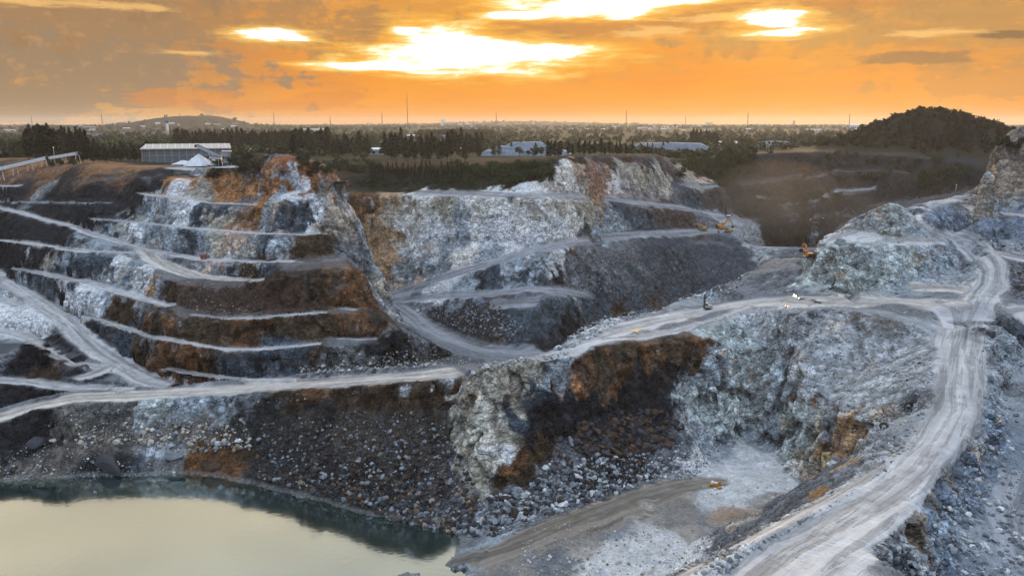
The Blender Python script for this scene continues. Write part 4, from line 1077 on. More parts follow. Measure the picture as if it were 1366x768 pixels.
def pine_meshes(seed, h, r, n, tip=.5):
    rng = np.random.default_rng(seed)
    z = rng.uniform(.12, 1.0, n)**.9
    ph = rng.uniform(0, 2*math.pi, n)
    prof = np.minimum((1.03-z)/(1-tip), 1)*np.clip((z-.05)*6, .25, 1)
    lump = 1 + .35*np.sin(ph*2 + z*9 + seed) + .25*np.sin(ph*3 - z*17 + 2*seed)
    rad = r*prof*lump*np.sqrt(rng.uniform(.15, 1, n))
    P = np.stack([rad*np.cos(ph) + .25*r*np.sin(z*5+seed), rad*np.sin(ph), z*h + rng.normal(0, .25, n)], 1)
    v, f, c = cards(rng, P, .042*h)
    return raw_mesh('crown', v, f, M_PINE, c, False), trunk_mesh(h, .016*h)
def trunk_mesh(h, r, fr=.8):
    mb = MB(); mb.tube([(0,0,-1),(.02*h,0,h*.35),(0,.01*h,h*fr)], [r, r*.7, r*.2], 6)
    me = bpy.data.meshes.new('trunk'); me.from_pydata(mb.v, [], mb.f); me.materials.append(M_BARK); return me
def broad_meshes(seed, h, r, n, mat=None, low=.3):
    rng = np.random.default_rng(seed)
    k = 9
    cen = np.stack([rng.normal(0, r*.42, k), rng.normal(0, r*.42, k), rng.uniform(low+.12, .84, k)*h], 1)
    cr = rng.uniform(.32, .55, k)*r
    w = rng.integers(0, k, n)
    d = rng.normal(size=(n, 3)); d /= np.linalg.norm(d, axis=1, keepdims=True)
    P = cen[w] + d*(cr[w]*rng.uniform(.35, 1.05, n)**.6)[:, None]*np.array([1, 1, .8])
    v, f, c = cards(rng, P, .075*r + .12)
    mb = MB(); mb.tube([(0,0,-.6),(.03*r,0,h*.3),(0,.03*r,h*.55)], [.03*h, .022*h, .012*h], 6)
    for q in cen[:4]: mb.tube([(0,0,h*.35), tuple(q*.6 + np.array([0,0,h*.14])), tuple(q)], [.014*h, .01*h, .004*h], 5)
    tm = bpy.data.meshes.new('trunk'); tm.from_pydata(mb.v, [], mb.f); tm.materials.append(M_BARK)
    return raw_mesh('crown', v, f, mat or M_LEAF, c, False), tm
PINES = [pine_meshes(s, 20, 2.7+.25*(s % 3), 420, .45+.1*(s % 3)) for s in range(1, 6)]
SLIM = [pine_meshes(20+s, 14, 1.35, 260, .5) for s in range(4)]
BROAD = [broad_meshes(40+s, 11, 5.2, 620) for s in range(5)]
SHRUB = [broad_meshes(60+s, 3.0, 2.4, 260, M_BUSH, .02) for s in range(5)]
TREES = 0
def plant(kind, pool, loc, scale, label, cat, group):
    global TREES
    cr, tr = random.choice(pool)
    t = thing(kind, label, cat, loc, random.uniform(0, 6.28), group, (scale*random.uniform(.85, 1.15), scale*random.uniform(.85, 1.15), scale))
    o = bpy.data.objects.new('crown', cr); COL.objects.link(o); o.parent = t
    o = bpy.data.objects.new('trunk' if pool is not SHRUB else 'stem', tr); COL.objects.link(o); o.parent = t
    TREES += 1
def plant_px(kind, pool, px, py, hpx, hbase, label, cat, group):
    p, _ = on_ground(px, py)
    if p is None: return
    d = (p-CAM).length
    plant(kind, pool, (p.x, p.y, p.z-.1), hpx*d/FPX/hbase, label, cat, group)
rr = random.Random(5)
def row(kind, pool, x0, x1, n, y0, y1, h0, h1, hb, label, cat, group):
    for i in range(n):
        px = x0 + (x1-x0)*(i+rr.uniform(.1, .9))/n
        plant_px(kind, pool, px, rr.uniform(y0, y1), rr.uniform(h0, h1), hb, label, cat, group)
row('casuarina_tree', PINES, 232, 392, 52, 198, 202, 21, 26, 20, 'dark slender casuarina tree in the dense straight row behind the long shed', 'tree', 'casuarina row behind the shed')
row('casuarina_tree', PINES, 38, 118, 30, 206, 213, 28, 37, 20, 'tall dark casuarina tree in the grove left of the shed', 'tree', 'casuarina grove at the left')
row('broadleaf_tree', BROAD, -10, 42, 8, 203, 210, 14, 20, 11, 'dark round-headed tree at the left edge beside the casuarina grove', 'tree', 'round trees at the left edge')
row('casuarina_tree', PINES, 105, 198, 18, 212, 219, 16, 24, 20, 'bushy dark casuarina tree standing before the shed by the conveyor', 'tree', 'trees in front of the shed')
row('casuarina_tree', PINES, 386, 440, 18, 203, 209, 26, 34, 20, 'tall dark casuarina tree between the shed row and the small white house', 'tree', 'casuarinas left of the white house')
row('casuarina_tree', PINES, 444, 494, 14, 204, 210, 20, 29, 20, 'dark casuarina tree just left of the small white-roofed house', 'tree', 'casuarinas beside the white house')
row('casuarina_tree', PINES, 512, 644, 36, 206, 216, 22, 36, 20, 'dark casuarina tree in the tall clump right of the small white-roofed house', 'tree', 'casuarinas right of the white house')
row('casuarina_tree', SLIM, 494, 618, 44, 232, 243, 13, 22, 14, 'young slim casuarina tree in the plantation above the white wall', 'tree', 'young casuarinas above the white wall')
row('casuarina_tree', PINES, 650, 722, 5, 206, 210, 16, 21, 20, 'lone casuarina tree in front of the terraced grey stockpile', 'tree', 'trees before the terraced stockpile')
row('casuarina_tree', PINES, 726, 752, 5, 209, 212, 19, 24, 20, 'dark casuarina tree at the right end of the terraced stockpile', 'tree', 'trees at the end of the terraced stockpile')
row('casuarina_tree', PINES, 754, 838, 12, 206, 208, 14, 21, 20, 'dark casuarina tree in the row on the rim above the pale upper face', 'tree', 'rim row above the upper face')
for px, py, h in ((843,206,18),(863,206,15),(870,206,15),(884,205,17),(890,205,19)):
    plant_px('casuarina_tree', SLIM, px, py, h, 14, 'slim casuarina tree standing before the flat-topped blue-grey stockpile', 'tree', 'slim trees before the flat stockpile')
row('casuarina_tree', PINES, 918, 958, 8, 195, 198, 17, 24, 20, 'dark casuarina tree in the clump behind the flat-topped stockpile', 'tree', 'trees behind the flat stockpile')
row('broadleaf_tree', BROAD, 692, 724, 4, 209, 213, 10, 17, 11, 'round green tree beside the terraced stockpile above the shrubs', 'tree', 'round trees by the terraced stockpile')
row('broadleaf_tree', BROAD, 960, 1010, 9, 200, 216, 8, 14, 11, 'dark bushy tree on the broken slope above the hazy gorge', 'tree', 'bushy trees above the gorge')
row('broadleaf_tree', BROAD, 1060, 1175, 18, 186, 197, 8, 13, 11, 'dark round tree along the rim of the hazy gorge', 'tree', 'round trees along the gorge rim')
row('broadleaf_tree', BROAD, 1322, 1366, 6, 196, 205, 10, 16, 11, 'dark tree leaning over the top of the tan cliff at the right edge', 'tree', 'trees over the tan cliff')
# shrubs
row('shrub', SHRUB, 600, 738, 66, 222, 246, 6, 11, 3.0, 'low green shrub on the overgrown slope above the white wall', 'shrub', 'shrubs above the white wall')
row('shrub', SHRUB, 478, 600, 16, 243, 249, 4, 7, 3.0, 'small shrub on the bench edge below the young casuarinas', 'shrub', 'shrubs below the young casuarinas')
row('shrub', SHRUB, 285, 345, 16, 206, 232, 5, 8, 3.0, 'dark shrub on the brown mound right of the white yard', 'shrub', 'shrubs on the brown mound')
row('shrub', SHRUB, 398, 500, 44, 207, 232, 5, 9, 3.0, 'dark shrub along the red earth rim in front of the trees', 'shrub', 'shrubs along the red rim')
row('shrub', SHRUB, 900, 1000, 34, 210, 242, 6, 10, 3.0, 'dense green shrub in the gully at the head of the gorge', 'shrub', 'shrubs in the gully')
row('shrub', SHRUB, 1010, 1120, 24, 255, 282, 5, 9, 3.0, 'dusty green shrub on a ledge of the hazy gorge wall', 'shrub', 'shrubs on the gorge ledges')
row('shrub', SHRUB, 1100, 1290, 30, 205, 250, 5, 9, 3.0, 'dark shrub high on the shaded gorge wall below the hill', 'shrub', 'shrubs on the upper gorge wall')
row('shrub', SHRUB, 1225, 1282, 14, 225, 258, 6, 11, 3.0, 'dark green shrub on the steep slope beside the upper haul road', 'shrub', 'shrubs beside the upper haul road')
row('shrub', SHRUB, 60, 110, 7, 214, 221, 5, 8, 3.0, 'dark shrub under the left conveyor on the orange bank', 'shrub', 'shrubs under the left conveyor')
# the wooded hill and the far woods read as masses
def mass(name, pts, size, per, label, mat, tint=(.5, 1.5)):
    rng = np.random.default_rng(len(pts))
    P = np.repeat(pts, per, axis=0)
    d = rng.normal(size=P.shape); d /= np.linalg.norm(d, axis=1, keepdims=True)
    sz = np.repeat(size, per)
    P = P + d*sz[:, None]*np.array([1, 1, .75])*rng.uniform(.4, 1, len(P))[:, None]
    v, f, c = cards(rng, P, sz*.45, *tint)
    o = put(name, raw_mesh(name, v, f, mat, c, False), kind='stuff', label=label)
    return o
hp, hs = [], []
for i in range(2600):
    x, y = rr.uniform(250, 680), rr.uniform(690, 960)
    z = hill(x, y)
    if z < 3 or rr.random() > min(1, z/14) or math.hypot(x, y) < AZMAX.get(int(round(math.degrees(math.atan2(x, y))/2)), (0, 0))[0] + 14: continue
    q, _ = drop(x, y)
    s = rr.uniform(2.2, 4.2)
    if q: hp.append((x, y, q.z + s*.8)); hs.append(s)
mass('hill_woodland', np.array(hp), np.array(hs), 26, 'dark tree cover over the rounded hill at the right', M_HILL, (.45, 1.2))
fp, fs = [], []
for i in range(5200):
    a = R(rr.uniform(-35, 35)); d = 760*math.exp(rr.random()**1.25*1.9)
    x, y = math.sin(a)*d, math.cos(a)*d
    if vnoise(np.array([[x/160, y/260, 3.]]), 5)[0] < -.15 or (x > 240 and d < 980): continue
    q, _ = drop(x, y)
    if q is None: continue
    s = rr.uniform(3., 5.5)*(1 + d/4000)
    fp.append((x, y, q.z + s*.7)); fs.append(s)
mass('far_woodland', np.array(fp), np.array(fs), 16, 'distant woods and hedges spread across the flat plain', M_LEAF, (.6, 1.6))
fp, fs = [], []
for i in range(2600):
    a = R(rr.uniform(-36, 36)); d = rr.uniform(4200, 9000)
    x, y = math.sin(a)*d, math.cos(a)*d
    q, _ = drop(x, y)
    if q is None: continue
    if hill(x, y) > 30 and y < 5500: continue
    s = rr.uniform(5, 10); fp.append((x, y, q.z + s*.4)); fs.append(s*1.6)
mass('horizon_woodland', np.array(fp), np.array(fs), 10, 'faint tree line and wooded low hills along the horizon', M_LEAF, (.6, 1.4))
# plantation block in the middle distance
bp_, bs_ = [], []
for px in np.arange(562, 656, .8):
    for py in (181.2, 182.2, 183.2):
        q, _ = on_ground(float(px), py)
        if q: bp_.append((q.x+rr.uniform(-4, 4), q.y, q.z+9)); bs_.append(rr.uniform(7, 9.5))
mass('plantation', np.array(bp_), np.array(bs_), 14, 'dense rectangular tree plantation in the middle distance', M_PINE, (1.0, 1.9))
print('vegetation', TREES, round(time.time()-T0, 1))

# ------------------------------------------------------------------ buildings and plant on the rim
M_STEEL = simple_mat('galvanised steel', (.42, .44, .46), .5, .3)
M_WHITE = simple_mat('white paint', (.72, .71, .68), .55)
M_ROOF = simple_mat('pale roof sheet', (.50, .43, .36), .6)
M_PANEL = simple_mat('blue grey wall panel', (.16, .20, .23), .6)
M_FRAME = simple_mat('yellowed steel frame', (.42, .36, .22), .6)
M_DARK = simple_mat('dark opening', (.015, .015, .017), .8)
M_YEL = simple_mat('yellow machine paint', (.55, .27, .03), .65, 0, .15)
M_ORG = simple_mat('orange machine paint', (.46, .17, .035), .7, 0, .15)
M_BLK = simple_mat('black rubber and steel', (.02, .02, .022), .7)
M_GLASS = simple_mat('dark glass', (.03, .04, .05), .35, 0, .1, spec=.4)
M_PILE = simple_mat('white crushed stone', (.62, .64, .66), .9, 0, .15, .6)
M_BLUE = simple_mat('blue roof sheet', (.05, .10, .32), .5)
M_GREY = simple_mat('concrete grey', (.33, .32, .31), .8)
M_RED = simple_mat('dull red paint', (.28, .06, .04), .6)
def stock_mat(name, c):
    m = simple_mat(name, c, .95, 0, .3, .25); return m
M_STOCK = stock_mat('blue grey crushed stone', (.16, .19, .23))
def lamp_mat():
    m, nt, b = new_mat('lit lamp'); b.inputs['Emission Color'].default_value = (1, .75, .3, 1); b.inputs['Emission Strength'].default_value = 6; return m
M_LAMP = lamp_mat()
def ground_at(px, py):
    p, _ = on_ground(px, py); return p
def facing(p): return math.atan2(-p.x, p.y)            # turn a thing's local -y side to the camera

p = ground_at(250, 217.5); Dm = (p-CAM).length; U = Dm/FPX     # metres per reference pixel there
t = thing('storage_shed', 'long grey storage shed with a pale ribbed roof beside the white stone piles', 'shed', p, facing(p))
W, H, DP = 100*U, 17.5*U, 26
mb = MB(); mb.box((0, DP/2, H/2), (W, DP, H)); mb.build('wall', M_PANEL, t)
rf = MB(); h2 = 3.0
rf.add([(-W/2-1, -1.2, H+.05), (W/2+1, -1.2, H+.05), (W/2+1, DP/2, H+h2), (-W/2+2.5, DP/2, H+h2), (W/2+1, DP+1, H+.05), (-W/2-1, DP+1, H+.05),
        (-W/2-1, -1.2, H-.5), (W/2+1, -1.2, H-.5), (W/2+1, DP+1, H-.5), (-W/2-1, DP+1, H-.5)],
       [(0,1,2,3), (3,2,4,5), (1,4,2), (5,0,3), (6,7,1,0), (7,8,4,1), (8,9,5,4), (9,6,0,5)])
ro = rf.build('roof', M_ROOF, t)
rb = MB()
for k in range(12):
    x = -W/2 + W*(k+.5)/12
    rb.beam((x, -1.3, H+.2), (x, DP/2, H+h2+.15), .35, .2)
rb.build('roof_ribs', M_WHITE, ro)
for k in range(13):
    MB().box((-W/2 + W*k/12, -.25, H/2), (.55, .5, H-.1)).build('column', M_FRAME, t)
gd = MB(); gd.box((0, -.2, H*.52), (W, .25, .35)); gd.build('girt', M_FRAME, t)

def cone_pile(name, label, px, py, rpx, hpx, mat, group=None, flat=.04, stretch=1.0, seed=0):
    p = ground_at(px, py); u = (p-CAM).length/FPX
    rng = np.random.default_rng(seed+3); r, h = rpx*u, hpx*u
    rings, n = 14, 40; v, f = [], []
    for i in range(rings+1):
        fr = i/rings
        for k in range(n):
            a = 2*math.pi*k/n
            rad = r*(1-fr*(1-flat))*(1+.09*math.sin(3*a+seed)+.05*math.sin(7*a+2*seed)+.02*rng.normal())
            v.append((rad*math.cos(a)*stretch, rad*math.sin(a), h*fr**1.0 - .5*(i == 0) + .02*h*rng.normal()*(0 < i)))
    for i in range(rings):
        for k in range(n): f.append((i*n+k, i*n+(k+1) % n, (i+1)*n+(k+1) % n, (i+1)*n+k))
    f.append(tuple(rings*n+k for k in range(n)))
    mb = MB(); mb.add(v, f); o = mb.build(name, mat, None, True)
    o.location = p; o.rotation_euler = (0, 0, facing(p))
    return tag(o, label, 'stone pile', group)
cone_pile('stone_pile', 'tall white cone of crushed stone under the stacker conveyor', 266, 220, 14, 13, M_PILE, None, .04, 1.25)
cone_pile('stone_pile', 'low white stone heap in front of the shed wall left of the tall cone', 245, 219.5, 9, 5, M_PILE, None, .1, 1.6, 4)
cone_pile('stone_pile', 'small round white stone heap right of the tall cone', 285, 219.5, 5, 6, M_PILE, None, .2, 1.1, 7)
cone_pile('stone_pile', 'small white stone heap on the rim beside the flat white sheds', 336, 203, 4.5, 6, M_PILE, None, .05, 1.2, 9)

def conveyor(label, a, b, w, h, legs, mat=M_STEEL):
    a, b = Vector(a), Vector(b)
    t = thing('conveyor', label, 'conveyor', tuple(a))
    MB().beam((0, 0, 0), b-a, w, h).build('gallery', mat, t)
    MB().beam(Vector((0, 0, h*.62)), b-a+Vector((0, 0, h*.62)), w*.55, h*.2).build('belt', M_BLK, t)
    for f in legs:
        q = a.lerp(b, f); g, _ = drop(q.x, q.y)
        if g and q.z - g.z > .5:
            m = MB(); m.beam(q-a-Vector((w*.4, 0, h*.5)), g-a-Vector((w*.7, 0, .2)), .3, .3); m.beam(q-a+Vector((w*.4, 0, -h*.5)), g-a+Vector((w*.7, 0, -.2)), .3, .3)
            m.build('trestle', mat, t)
    MB().tube([b-a+Vector((-w*.6, 0, 0)), b-a+Vector((w*.6, 0, 0))], h*.55, 10).build('head_drum', M_BLK, t)
    return t
q0, q1 = ground_at(286, 219), ground_at(266, 220)
uu = (q0-CAM).length/FPX
conveyor('stacker conveyor with its raised end over the tall white stone cone', (q0.x+9*uu, q0.y, q0.z+9*uu), (q1.x-1*uu, q1.y, q1.z+26*uu*.88), 2.0, 1.5, (.05, .45))
conveyor('short conveyor feeding from the crusher towards the small white heap', (q0.x+12*uu, q0.y-4, q0.z+7*uu), (q0.x-2*uu, q0.y-4, q0.z+9*uu), 1.8, 1.3, (.1, .7))
def pt_at(px, py, d): return Vector(pt_d(px, py, d))
def hd_(px, py): q = ground_at(px, py); return math.hypot(q.x, q.y)
d0_, d1_, d2_ = hd_(2, 238)-2, hd_(60, 222)-2, hd_(100, 218)-2
conveyor('long pale conveyor sloping up at the left edge over the orange bank', pt_at(-8, 227, d0_), pt_at(62, 211, d1_), 2.6, 2.0, (.12, .4, .68, .95), M_WHITE)
dL = d1_
conveyor('second pale conveyor continuing right from the transfer point by the shrubs', pt_at(66, 211, dL), pt_at(105, 204.5, d2_), 2.2, 1.6, (.1, .5, .95), M_WHITE)
# crusher plant right of the shed
p = ground_at(300, 217); t = thing('crusher_plant', 'small grey crusher house with platforms at the right end of the shed', 'crusher', p, facing(p)); u = (p-CAM).length/FPX
MB().box((0, 0, 6*u), (9*u, 5, 12*u)).build('tower', M_STEEL, t); MB().box((3*u, 0, 14*u), (12*u, 6, 1.2*u)).build('roof', M_WHITE, t)
MB().box((-2*u, -2.8, 6*u), (3*u, .4, 3*u)).build('opening', M_DARK, t)
# houses
HOUSES = [  # px, base y, width px, height px, depth m, wall, roof, label, group
 (360, 199.5, 30, 4.0, 14, M_WHITE, M_WHITE, 'flat white open shed on the rim behind the orange knoll', None),
 (350, 201.5, 22, 2.6, 8, M_GREY, M_WHITE, 'low white roofed lean-to just in front of the flat white shed', None),
 (503, 206.5, 17, 9.0, 12, M_GREY, M_WHITE, 'small white-roofed house with dark openings among the casuarinas', None),
 (548, 184, 9, 4, 20, M_GREY, M_WHITE, 'white gabled house far behind the tall casuarina clump', None),
 (508, 182.5, 12, 2.6, 22, M_GREY, M_WHITE, 'long low white roof in the woods behind the small house', None),
 (588, 184.5, 18, 4, 30, M_GREY, M_BLUE, 'violet-blue roofed hall at the left end of the plantation block', None),
 (418, 176.5, 26, 4.6, 30, M_WHITE, M_ROOF, 'long pale warehouse catching warm light behind the casuarinas', None),
 (970, 194.5, 22, 5.5, 18, M_WHITE, M_WHITE, 'white striped shed behind the right-hand casuarinas', None),
 (1085, 176.5, 18, 4, 30, M_WHITE, M_ROOF, 'pale teal works building near the foot of the wooded hill', None),
 (1138, 172.5, 12, 6.5, 30, M_WHITE, M_WHITE, 'white block beside the right-hand mast near the wooded hill', None),
 (591, 167.5, 5, 9, 40, M_WHITE, M_ROOF, 'tall pale twin tower block standing highest on the central horizon', None),
 (600, 168, 16, 5, 40, M_GREY, M_GREY, 'wide grey block at the right foot of the twin tower', None),
 (119, 164.5, 5, 5.5, 40, M_GREY, M_GREY, 'tall grey apartment block highest on the left horizon', None),
 (88, 164.8, 5, 4, 40, M_WHITE, M_GREY, 'smaller pale apartment block left of the tall grey one', None),
 (1059, 168, 3, 6.5, 20, M_GREY, M_GREY, 'slim grey tower on the plain right of centre', None),
 (946, 166.5, 9, 3.6, 40, M_GREY, M_GREY, 'broad grey block on the right horizon', None),
 (22, 175.5, 60, 2.4, 40, M_WHITE, M_ROOF, 'long white factory roof at the far left of the plain', None),
 (900, 171, 34, 2.6, 40, M_WHITE, M_ROOF, 'long pale factory line right of the third mast', None),
 (818, 171, 16, 2.4, 30, M_WHITE, M_ROOF, 'bright warm-roofed factory left of the third mast', None),
]
def house(px, py, wpx, hpx, dep, wall, roof, label, group, name='house', cat='building'):
    p = ground_at(px, py)
    if p is None: return
    u = (p-CAM).length/FPX; W, H = wpx*u, hpx*u
    t = thing(name, label, cat, p, facing(p) + random.uniform(-.08, .08), group)
    MB().box((0, dep/2, H*.36), (W, dep, H*.74)).build('wall', wall, t)
    r = MB(); e = min(1.0, W*.05)
    r.add([(-W/2-e, -e, H*.735), (W/2+e, -e, H*.735), (W/2+e, dep/2, H), (-W/2-e, dep/2, H), (W/2+e, dep+e, H*.735), (-W/2-e, dep+e, H*.735)], [(0,1,2,3), (3,2,4,5), (1,4,2), (5,0,3), (1,0,5,4)])
    r.build('roof', roof, t)
    n = max(2, int(W/9))
    if wpx > 7:
        for k in range(min(n, 8)):
            x = -W/2 + W*(k+.5)/min(n, 8)
            MB().box((x, -.06, H*.32), (W/min(n, 8)*.45, .1, H*.34)).build('window', M_DARK if name == 'house' else M_GLASS, t)
for h_ in HOUSES: house(*h_)
rr = random.Random(23)
cityroofs = [M_WHITE, M_ROOF, M_GREY, M_WHITE, M_RED, M_BLUE]
for i in range(96):                                     # the low town on the plain
    px = rr.uniform(-5, 1180); py = 165.6 + rr.random()**1.6*9.5
    if 1040 < px and py < 168: continue
    house(px, py, rr.uniform(3, 10), rr.uniform(1.3, 2.6), rr.uniform(15, 35), rr.choice([M_WHITE, M_GREY, M_GREY]), rr.choice(cityroofs), 'small pale low building in the hazy town on the plain', 'low buildings of the far town')
for i in range(26):                                     # rows of blue-roofed houses
    px = 118 + i*4.4 + rr.uniform(-1, 1); py = 181.3 - .045*(px-118)*.6 + rr.uniform(-.5, .5)
    house(px, py, rr.uniform(3.6, 5), rr.uniform(2.0, 2.6), 12, M_GREY, M_BLUE, 'small blue-roofed house in the estate behind the left casuarinas', 'blue-roofed houses of the estate')
# water tower
p = ground_at(224, 181); u = (p-CAM).length/FPX; t = thing('water_tower', 'white water tower with a blue tank above the trees behind the shed', 'water tower', p)
MB().tube([(0,0,-1),(0,0,15*u)], [1.6*u, 1.3*u], 12).build('shaft', M_WHITE, t, True); MB().tube([(0,0,14.6*u),(0,0,15.4*u),(0,0,18.2*u),(0,0,18.9*u)], [1.4*u, 2.5*u, 2.5*u, .6*u], 12).build('tank', M_BLUE, t, True)
# masts
M_MAST = simple_mat('mast steel', (.10, .06, .05), .6)
for px, top, bot, w, lab in [(43,157,169,.9,'lattice mast at the far left of the horizon'),(137,155,171,1.0,'lattice mast left of the water tower'),(241,155,172,1.0,'lattice mast just right of the water tower before the low hill'),(366,152,170,.9,'lattice mast right of the low twin hills'),
     (441,157,174,1.1,'lattice mast standing at the long warm warehouse'),(510,152,172,1.0,'lattice mast left of the tallest thin mast'),(544,130,174,.55,'tallest very thin mast rising far above the horizon'),(662,152,173,.9,'lattice mast right of the twin tower block'),
     (835,149,172,1.1,'banded lattice mast right of the picture centre'),(914,155,168,.7,'faint thin mast left of the broad grey block'),(997,152,172,1.0,'lattice mast between the broad block and the slim tower'),(1132,155,175,1.0,'lattice mast beside the white block near the wooded hill')]:
    p = ground_at(px, bot); u = (p-CAM).length/FPX; H = (bot-top)*u; b = w*u*.75
    t = thing('lattice_mast', 'dark ' + lab, 'mast', p)
    m = MB(); legs = [(b*math.cos(a), b*math.sin(a)) for a in (.5, 2.6, 4.7)]
    for x, y in legs: m.tube([(x, y, -1), (x*.25, y*.25, H)], .15*u, 5)
    nb = 9
    for k in range(nb):
        f0, f1 = k/nb, (k+1)/nb; s0, s1 = 1-.75*f0, 1-.75*f1
        for j in range(3):
            x0, y0 = legs[j]; x1, y1 = legs[(j+1) % 3]; m.tube([(x0*s0, y0*s0, f0*H), (x1*s1, y1*s1, f1*H)], .09*u, 4)
    m.build('lattice', M_MAST, t); MB().tube([(0,0,H*.98),(0,0,H*1.08)], .15*u, 5).build('antenna', M_MAST, t)
# stockpiles
def stockpile(label, px, py, wpx, hpx, dep, steps, seed, slope=1.1):
    p = ground_at(px, py); u = (p-CAM).length/FPX; W, H = wpx*u, hpx*u
    v, f = [], []; nx, ny = 90, 34; rng = np.random.default_rng(seed)
    pts = np.array([[(i/(nx-1)-.5)*W, (j/(ny-1))*dep, 0] for j in range(ny) for i in range(nx)])
    ex = np.minimum(pts[:, 0]+W/2, W/2-pts[:, 0])*.55; ey = np.minimum(pts[:, 1], dep-pts[:, 1])
    e = np.minimum(ex, ey)*slope + 2.2*fbm(pts/14 + seed, 3, seed)
    e = np.where(np.minimum(ex, ey) < .2, -1.5, e)
    if steps: 
        hh = H/steps; q = np.floor(e/(hh*1.9)); fr = e/(hh*1.9)-q; z = (q + np.clip(fr*1.9, 0, 1))*hh; z = np.clip(z, -1.5, H*(1+.05*np.sin(pts[:, 0]/17)))
    else: z = np.clip(e, -1.5, H*(.86+.14*np.cos(pts[:, 0]/W*3.)))
    pts[:, 2] = z + .35*fbm(pts/5 + seed, 2, seed+2)*(z > 0)
    for j in range(ny-1):
        for i in range(nx-1): f.append((j*nx+i, j*nx+i+1, (j+1)*nx+i+1, (j+1)*nx+i))
    m = MB(); m.add(pts.tolist(), f); o = m.build('stockpile', M_STOCK, None, False); o.location = p; o.rotation_euler = (0, 0, facing(p))
    return tag(o, label, 'stockpile')
stockpile('long terraced blue-grey stockpile behind the trees at the centre', 702, 208, 128, 17, 70, 3, 2)
stockpile('flat-topped blue-grey stockpile right of the centre trees', 893, 206, 124, 14, 60, 0, 5)
stockpile('small grey stockpile behind the rim left of the wooded hill', 1034, 197, 52, 7.5, 40, 0, 8)
stockpile('little grey stockpile just right of the flat-topped one', 972, 203, 28, 5, 30, 0, 11)
# lamp posts
for px, py, h, lab in ((73, 213, 13, 'thin lamp post by the left conveyor'), (522, 206, 6, 'lit yellow lamp post right of the small white-roofed house'), (615, 207, 8, 'lit lamp post in front of the tall casuarina clump'), (1275, 254, 6, 'short white marker lamp beside the upper haul road')):
    p = ground_at(px, py); u = (p-CAM).length/FPX; t = thing('lamp_post', lab, 'lamp post', p)
    MB().tube([(0,0,-.3),(0,0,h*u)], .12 if h > 6 else .2, 6).build('pole', M_WHITE, t); MB().tube([(0,0,h*u),(0,0,h*u+.9)], [.45,.35], 8).build('lamp_head', M_LAMP if 'lit' in lab else M_WHITE, t)

# ------------------------------------------------------------------ machines
def excavator(label, p, rz, paint, scale=1.0, swing=0., boom=(1.0, .35)):
    """crawler excavator about 10 m long; its arm points along local +x"""
    t = thing('excavator', label, 'excavator', p, rz, None, scale)
    for s in (-1, 1):
        m = MB(); n = 7
        prof = [(-2.0,.12),(-2.35,.45),(-2.1,.85),(2.1,.85),(2.35,.45),(2.0,.12)]
        v = [(x, s*1.35+dy, z) for dy in (-.32, .32) for x, z in prof]; k = len(prof)
        m.add(v, [tuple(range(k))[::-1], tuple(range(k, 2*k))] + [(i, (i+1) % k, k+(i+1) % k, k+i) for i in range(k)])
        tr = m.build('track', M_BLK, t)
        w = MB()
        for x in (-1.85, -1.1, -.35, .4, 1.15, 1.85): w.tube([(x, s*1.35-.36, .45), (x, s*1.35+.36, .45)], .27, 10)
        w.build('rollers', M_GREY, tr)
    MB().tube([(0,0,.8),(0,0,1.15)], .9, 16).build('turntable', M_BLK, t)
    c, si = math.cos(swing), math.sin(swing)
    def L(x, y, z): return (x*c - y*si, x*si + y*c, z)
    m = MB(); m.box(L(-.55, 0, 1.62), (3.7, 2.7, .95), swing, top=.95); m.box(L(-1.5, 0, 2.2), (1.7, 2.4, .45), swing, top=.85)
    b = m.build('body', paint, t); b2 = MB(); b2.box(L(-2.35, 0, 1.55), (.75, 2.75, 1.1), swing, top=.9); b2.build('counterweight', M_BLK, b)
    cb = MB(); cb.box(L(.85, .8, 2.1), (1.5, 1.05, 1.75), swing, top=.86); cab = cb.build('cab', paint, t)
    MB().box(L(.95, .8, 2.4), (1.56, 1.09, .75), swing, top=.93).build('window', M_GLASS, cab)
    A = (.9, -.25, 1.75); B = (3.1, -.25, 1.75+3.0*boom[0]); Cc = (5.2, -.25, 1.75+2.7*boom[0]); Dd = (6.3, -.25, boom[1]+.9)
    m = MB(); m.beam(L(*A), L(*B), .5, .75); m.beam(L(*B), L(*Cc), .45, .62); m.build('boom', paint, t)
    m = MB(); m.beam(L(Cc[0]-.5, Cc[1], Cc[2]+.5), L(*Dd), .38, .48); st = m.build('stick', paint, t)
    m = MB(); m.beam(L(1.4, -.25, 1.5), L(2.9, -.25, 1.75+2.2*boom[0]), .18, .18); m.beam(L(3.0, -.25, 1.75+3.5*boom[0]), L(5.0, -.25, 1.75+3.2*boom[0]), .16, .16); m.build('hydraulic_ram', M_GREY, t)
    m = MB(); x, z = Dd[0], Dd[2]
    pr = [(x-.1, z+.1), (x+.55, z-.2), (x+.35, z-1.0), (x-.45, z-1.05), (x-.75, z-.55)]
    v = [L(px_, -.25+dy, pz) for dy in (-.6, .6) for px_, pz in pr]; m.add(v, [(4,3,2,1,0),(5,6,7,8,9)] + [(i, (i+1) % 5, 5+(i+1) % 5, 5+i) for i in range(5) if i != 4]); m.build('bucket', M_BLK, t)
    return t
def mach(px, py): 
    p, n = on_ground(px, py); return p
p = mach(937, 307.5); excavator('yellow excavator leftmost on the middle-pit ramp reaching left', p, math.pi+facing(p)+.15, M_YEL, 1.18, 0, (.75, .1))
p = mach(962, 305); excavator('yellow excavator with a raised arm on the pit platform behind another machine', p, facing(p)+.35, M_YEL, 1.35, 0, (1.05, .6))
p = mach(971, 310.5); excavator('yellow excavator at the ramp lip in front of its twin', p, facing(p)+math.pi+.4, M_YEL, 1.1, 0, (.7, .1))
